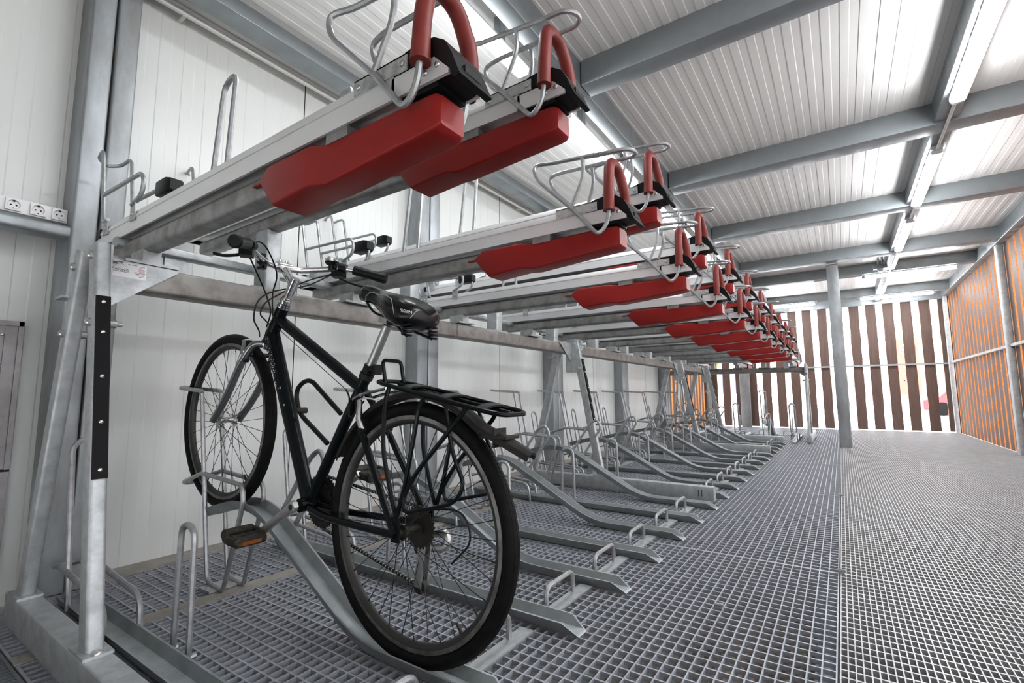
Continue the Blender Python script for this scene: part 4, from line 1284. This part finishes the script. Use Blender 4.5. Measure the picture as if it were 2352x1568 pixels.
# ================================================================== OUTSIDE, beyond the back slats
b = MB(); b.bx(-60, 60, YB + 0.35, 90, -0.75, -0.45); b.bx(XR + 0.45, 60, -25, YB + 0.35, -0.75, -0.45); b.bx(-60, XL - 0.35, -25, YB + 0.35, -0.75, -0.45)
struct(b.build('ground', 'asphalt', smooth=0))
def house(x0, x1, y0, y1, z1, label, fl, bay):
    t = thing('apartment_building', ((x0 + x1) / 2, y0, -0.45), label, 'building')
    o = ((x0 + x1) / 2, y0, -0.45)
    b = MB(); b.bx(x0, x1, y0, y1, -0.45, z1); b.build('wall', 'facade', t, off=o, smooth=0)
    n = int((z1 - 4) / fl)
    for k in range(n + 1):
        z = 4.0 + fl * k
        b = MB(); b.bx(x0 - 0.2, x1 + 0.2, y0 - 0.9, y0, z - 0.35, z + 0.35); b.build('balcony', 'facade2', t, off=o, smooth=0)
        x = x0 + bay * 0.4
        while x + bay * 0.35 < x1:
            f = MB(); f.bx(x, x + bay * 0.34, y0 - 0.06, y0 + 0.1, z + 0.7, z + fl - 0.8); f = f.build('window', 'facade2', t, off=o, smooth=0)
            q = MB(); q.bx(x + 0.12, x + bay * 0.34 - 0.12, y0 - 0.1, y0 - 0.05, z + 0.82, z + fl - 0.92); q.build('pane', 'glass', f, off=o, smooth=0)
            x += bay
    x = x0 + 1.0
    while x + 2.5 < x1:
        d = MB(); d.bx(x, x + 2.3, y0 - 0.1, y0 + 0.1, -0.45, 3.0); d.build('shop_front', 'glass', t, off=o, smooth=0)
        x += 4.2
    return t
house(-6, 22, 62, 76, 26, 'pale apartment building with balconies seen through the right hand slats', 3.9, 5.0)
house(-40, -14, 66, 80, 20, 'pale apartment building behind the left hand slats', 3.9, 5.5)
def tree(x, y, h, label):
    t = thing('tree', (x, y, -0.45), label, 'tree')
    b = MB(); b.tube([(0, 0, 0), (0.1, 0, h * 0.5)], [0.25, 0.15], 8); b.build('trunk', 'bark', t)
    m = MB()
    for k in range(420):
        a, e_ = random.uniform(0, 6.28), random.uniform(-0.6, 1.4)
        r = random.uniform(0.4, 1) * h * 0.32
        p = Vector((r * math.cos(a) * math.cos(e_), r * math.sin(a) * math.cos(e_), h * 0.62 + r * math.sin(e_)))
        R_ = Matrix.Rotation(random.uniform(0, 6), 3, 'Z') @ Matrix.Rotation(random.uniform(0, 6), 3, 'X')
        s_ = random.uniform(0.25, 0.5)
        m.add([p + R_ @ Vector((-s_, 0, 0)), p + R_ @ Vector((0, -s_ * 0.5, 0)), p + R_ @ Vector((s_, 0, 0)), p + R_ @ Vector((0, s_ * 0.5, 0))], [(0, 1, 2, 3)])
    m.build('foliage', 'leaf', t, smooth=0)
tree(-12.5, 40, 7.5, 'green tree outside behind the last floor ramps, through the left slats')
tree(-9.8, 44, 7.0, 'second green tree outside, right of the bushier one')
tree(8.9, 48, 7.5, 'tree outside near the right corner of the back slats')
def banner(x, y, z0, w, h, m, label, letters=None):
    t = thing('banner', (x, y, z0), label, 'banner')
    b = MB(); b.bx(-w / 2, w / 2, -0.03, 0.03, 0, h)
    b.build('cloth', m, t, smooth=0)
    b = MB(); b.cyl((0, 0.06, -z0 - 0.45), (0, 0.06, h), 0.05, 8); b.build('pole', 'galv', t)
    return t, w, h
t, w, h = banner(3.05, 34.0, 0.9, 1.05, 3.1, 'signred', 'red advertising banner with white marks outside the slats')
k = MB(); k.torus((0, -0.04, 2.45), 0.28, 0.045, 24, 6); k.build('white_ring', 'whitep', t, smooth=0)
k = MB(); k.bx(-0.22, 0.22, -0.05, -0.035, 2.42, 2.48); k.build('white_bar', 'whitep', t, smooth=0)
for j in range(3):
    k = MB(); k.bx(-0.2, 0.25, -0.05, -0.035, 0.75 + 0.36 * j, 0.81 + 0.36 * j); k.bx(-0.2 + 0.15 * j, -0.14 + 0.15 * j, -0.05, -0.035, 0.75 + 0.36 * j, 1.0 + 0.36 * j); k.build('white_mark', 'whitep', t, smooth=0)
banner(-6.1, 34.0, 1.0, 0.95, 3.3, 'signblue', 'blue advertising banner outside, behind the crossing rack')[0]
# parked car far right
t = thing('car', (6.9, 42, -0.45), 'red and white car parked outside near the right corner', 'car')
pr = [(-2.6, 0.35), (-2.6, 0.95), (-1.8, 1.15), (-1.1, 1.9), (0.9, 1.95), (1.6, 1.2), (2.7, 1.05), (2.75, 0.35)]
b = MB(); b.prism(pr, -1.1, 1.1); b.build('body', 'carpaint', t)
b = MB(); b.prism([(-1.05, 1.25), (-0.95, 1.8), (0.8, 1.84), (1.3, 1.25)], -1.13, 1.13); b.build('window', 'glass', t)
for x in (-1.7, 1.7):
    b = MB(); b.cyl((x, -1.15, 0.42), (x, -0.8, 0.42), 0.42, 20); b.build('wheel', 'tyre', t)
    b = MB(); b.cyl((x, 0.8, 0.42), (x, 1.15, 0.42), 0.42, 20); b.build('wheel', 'tyre', t)
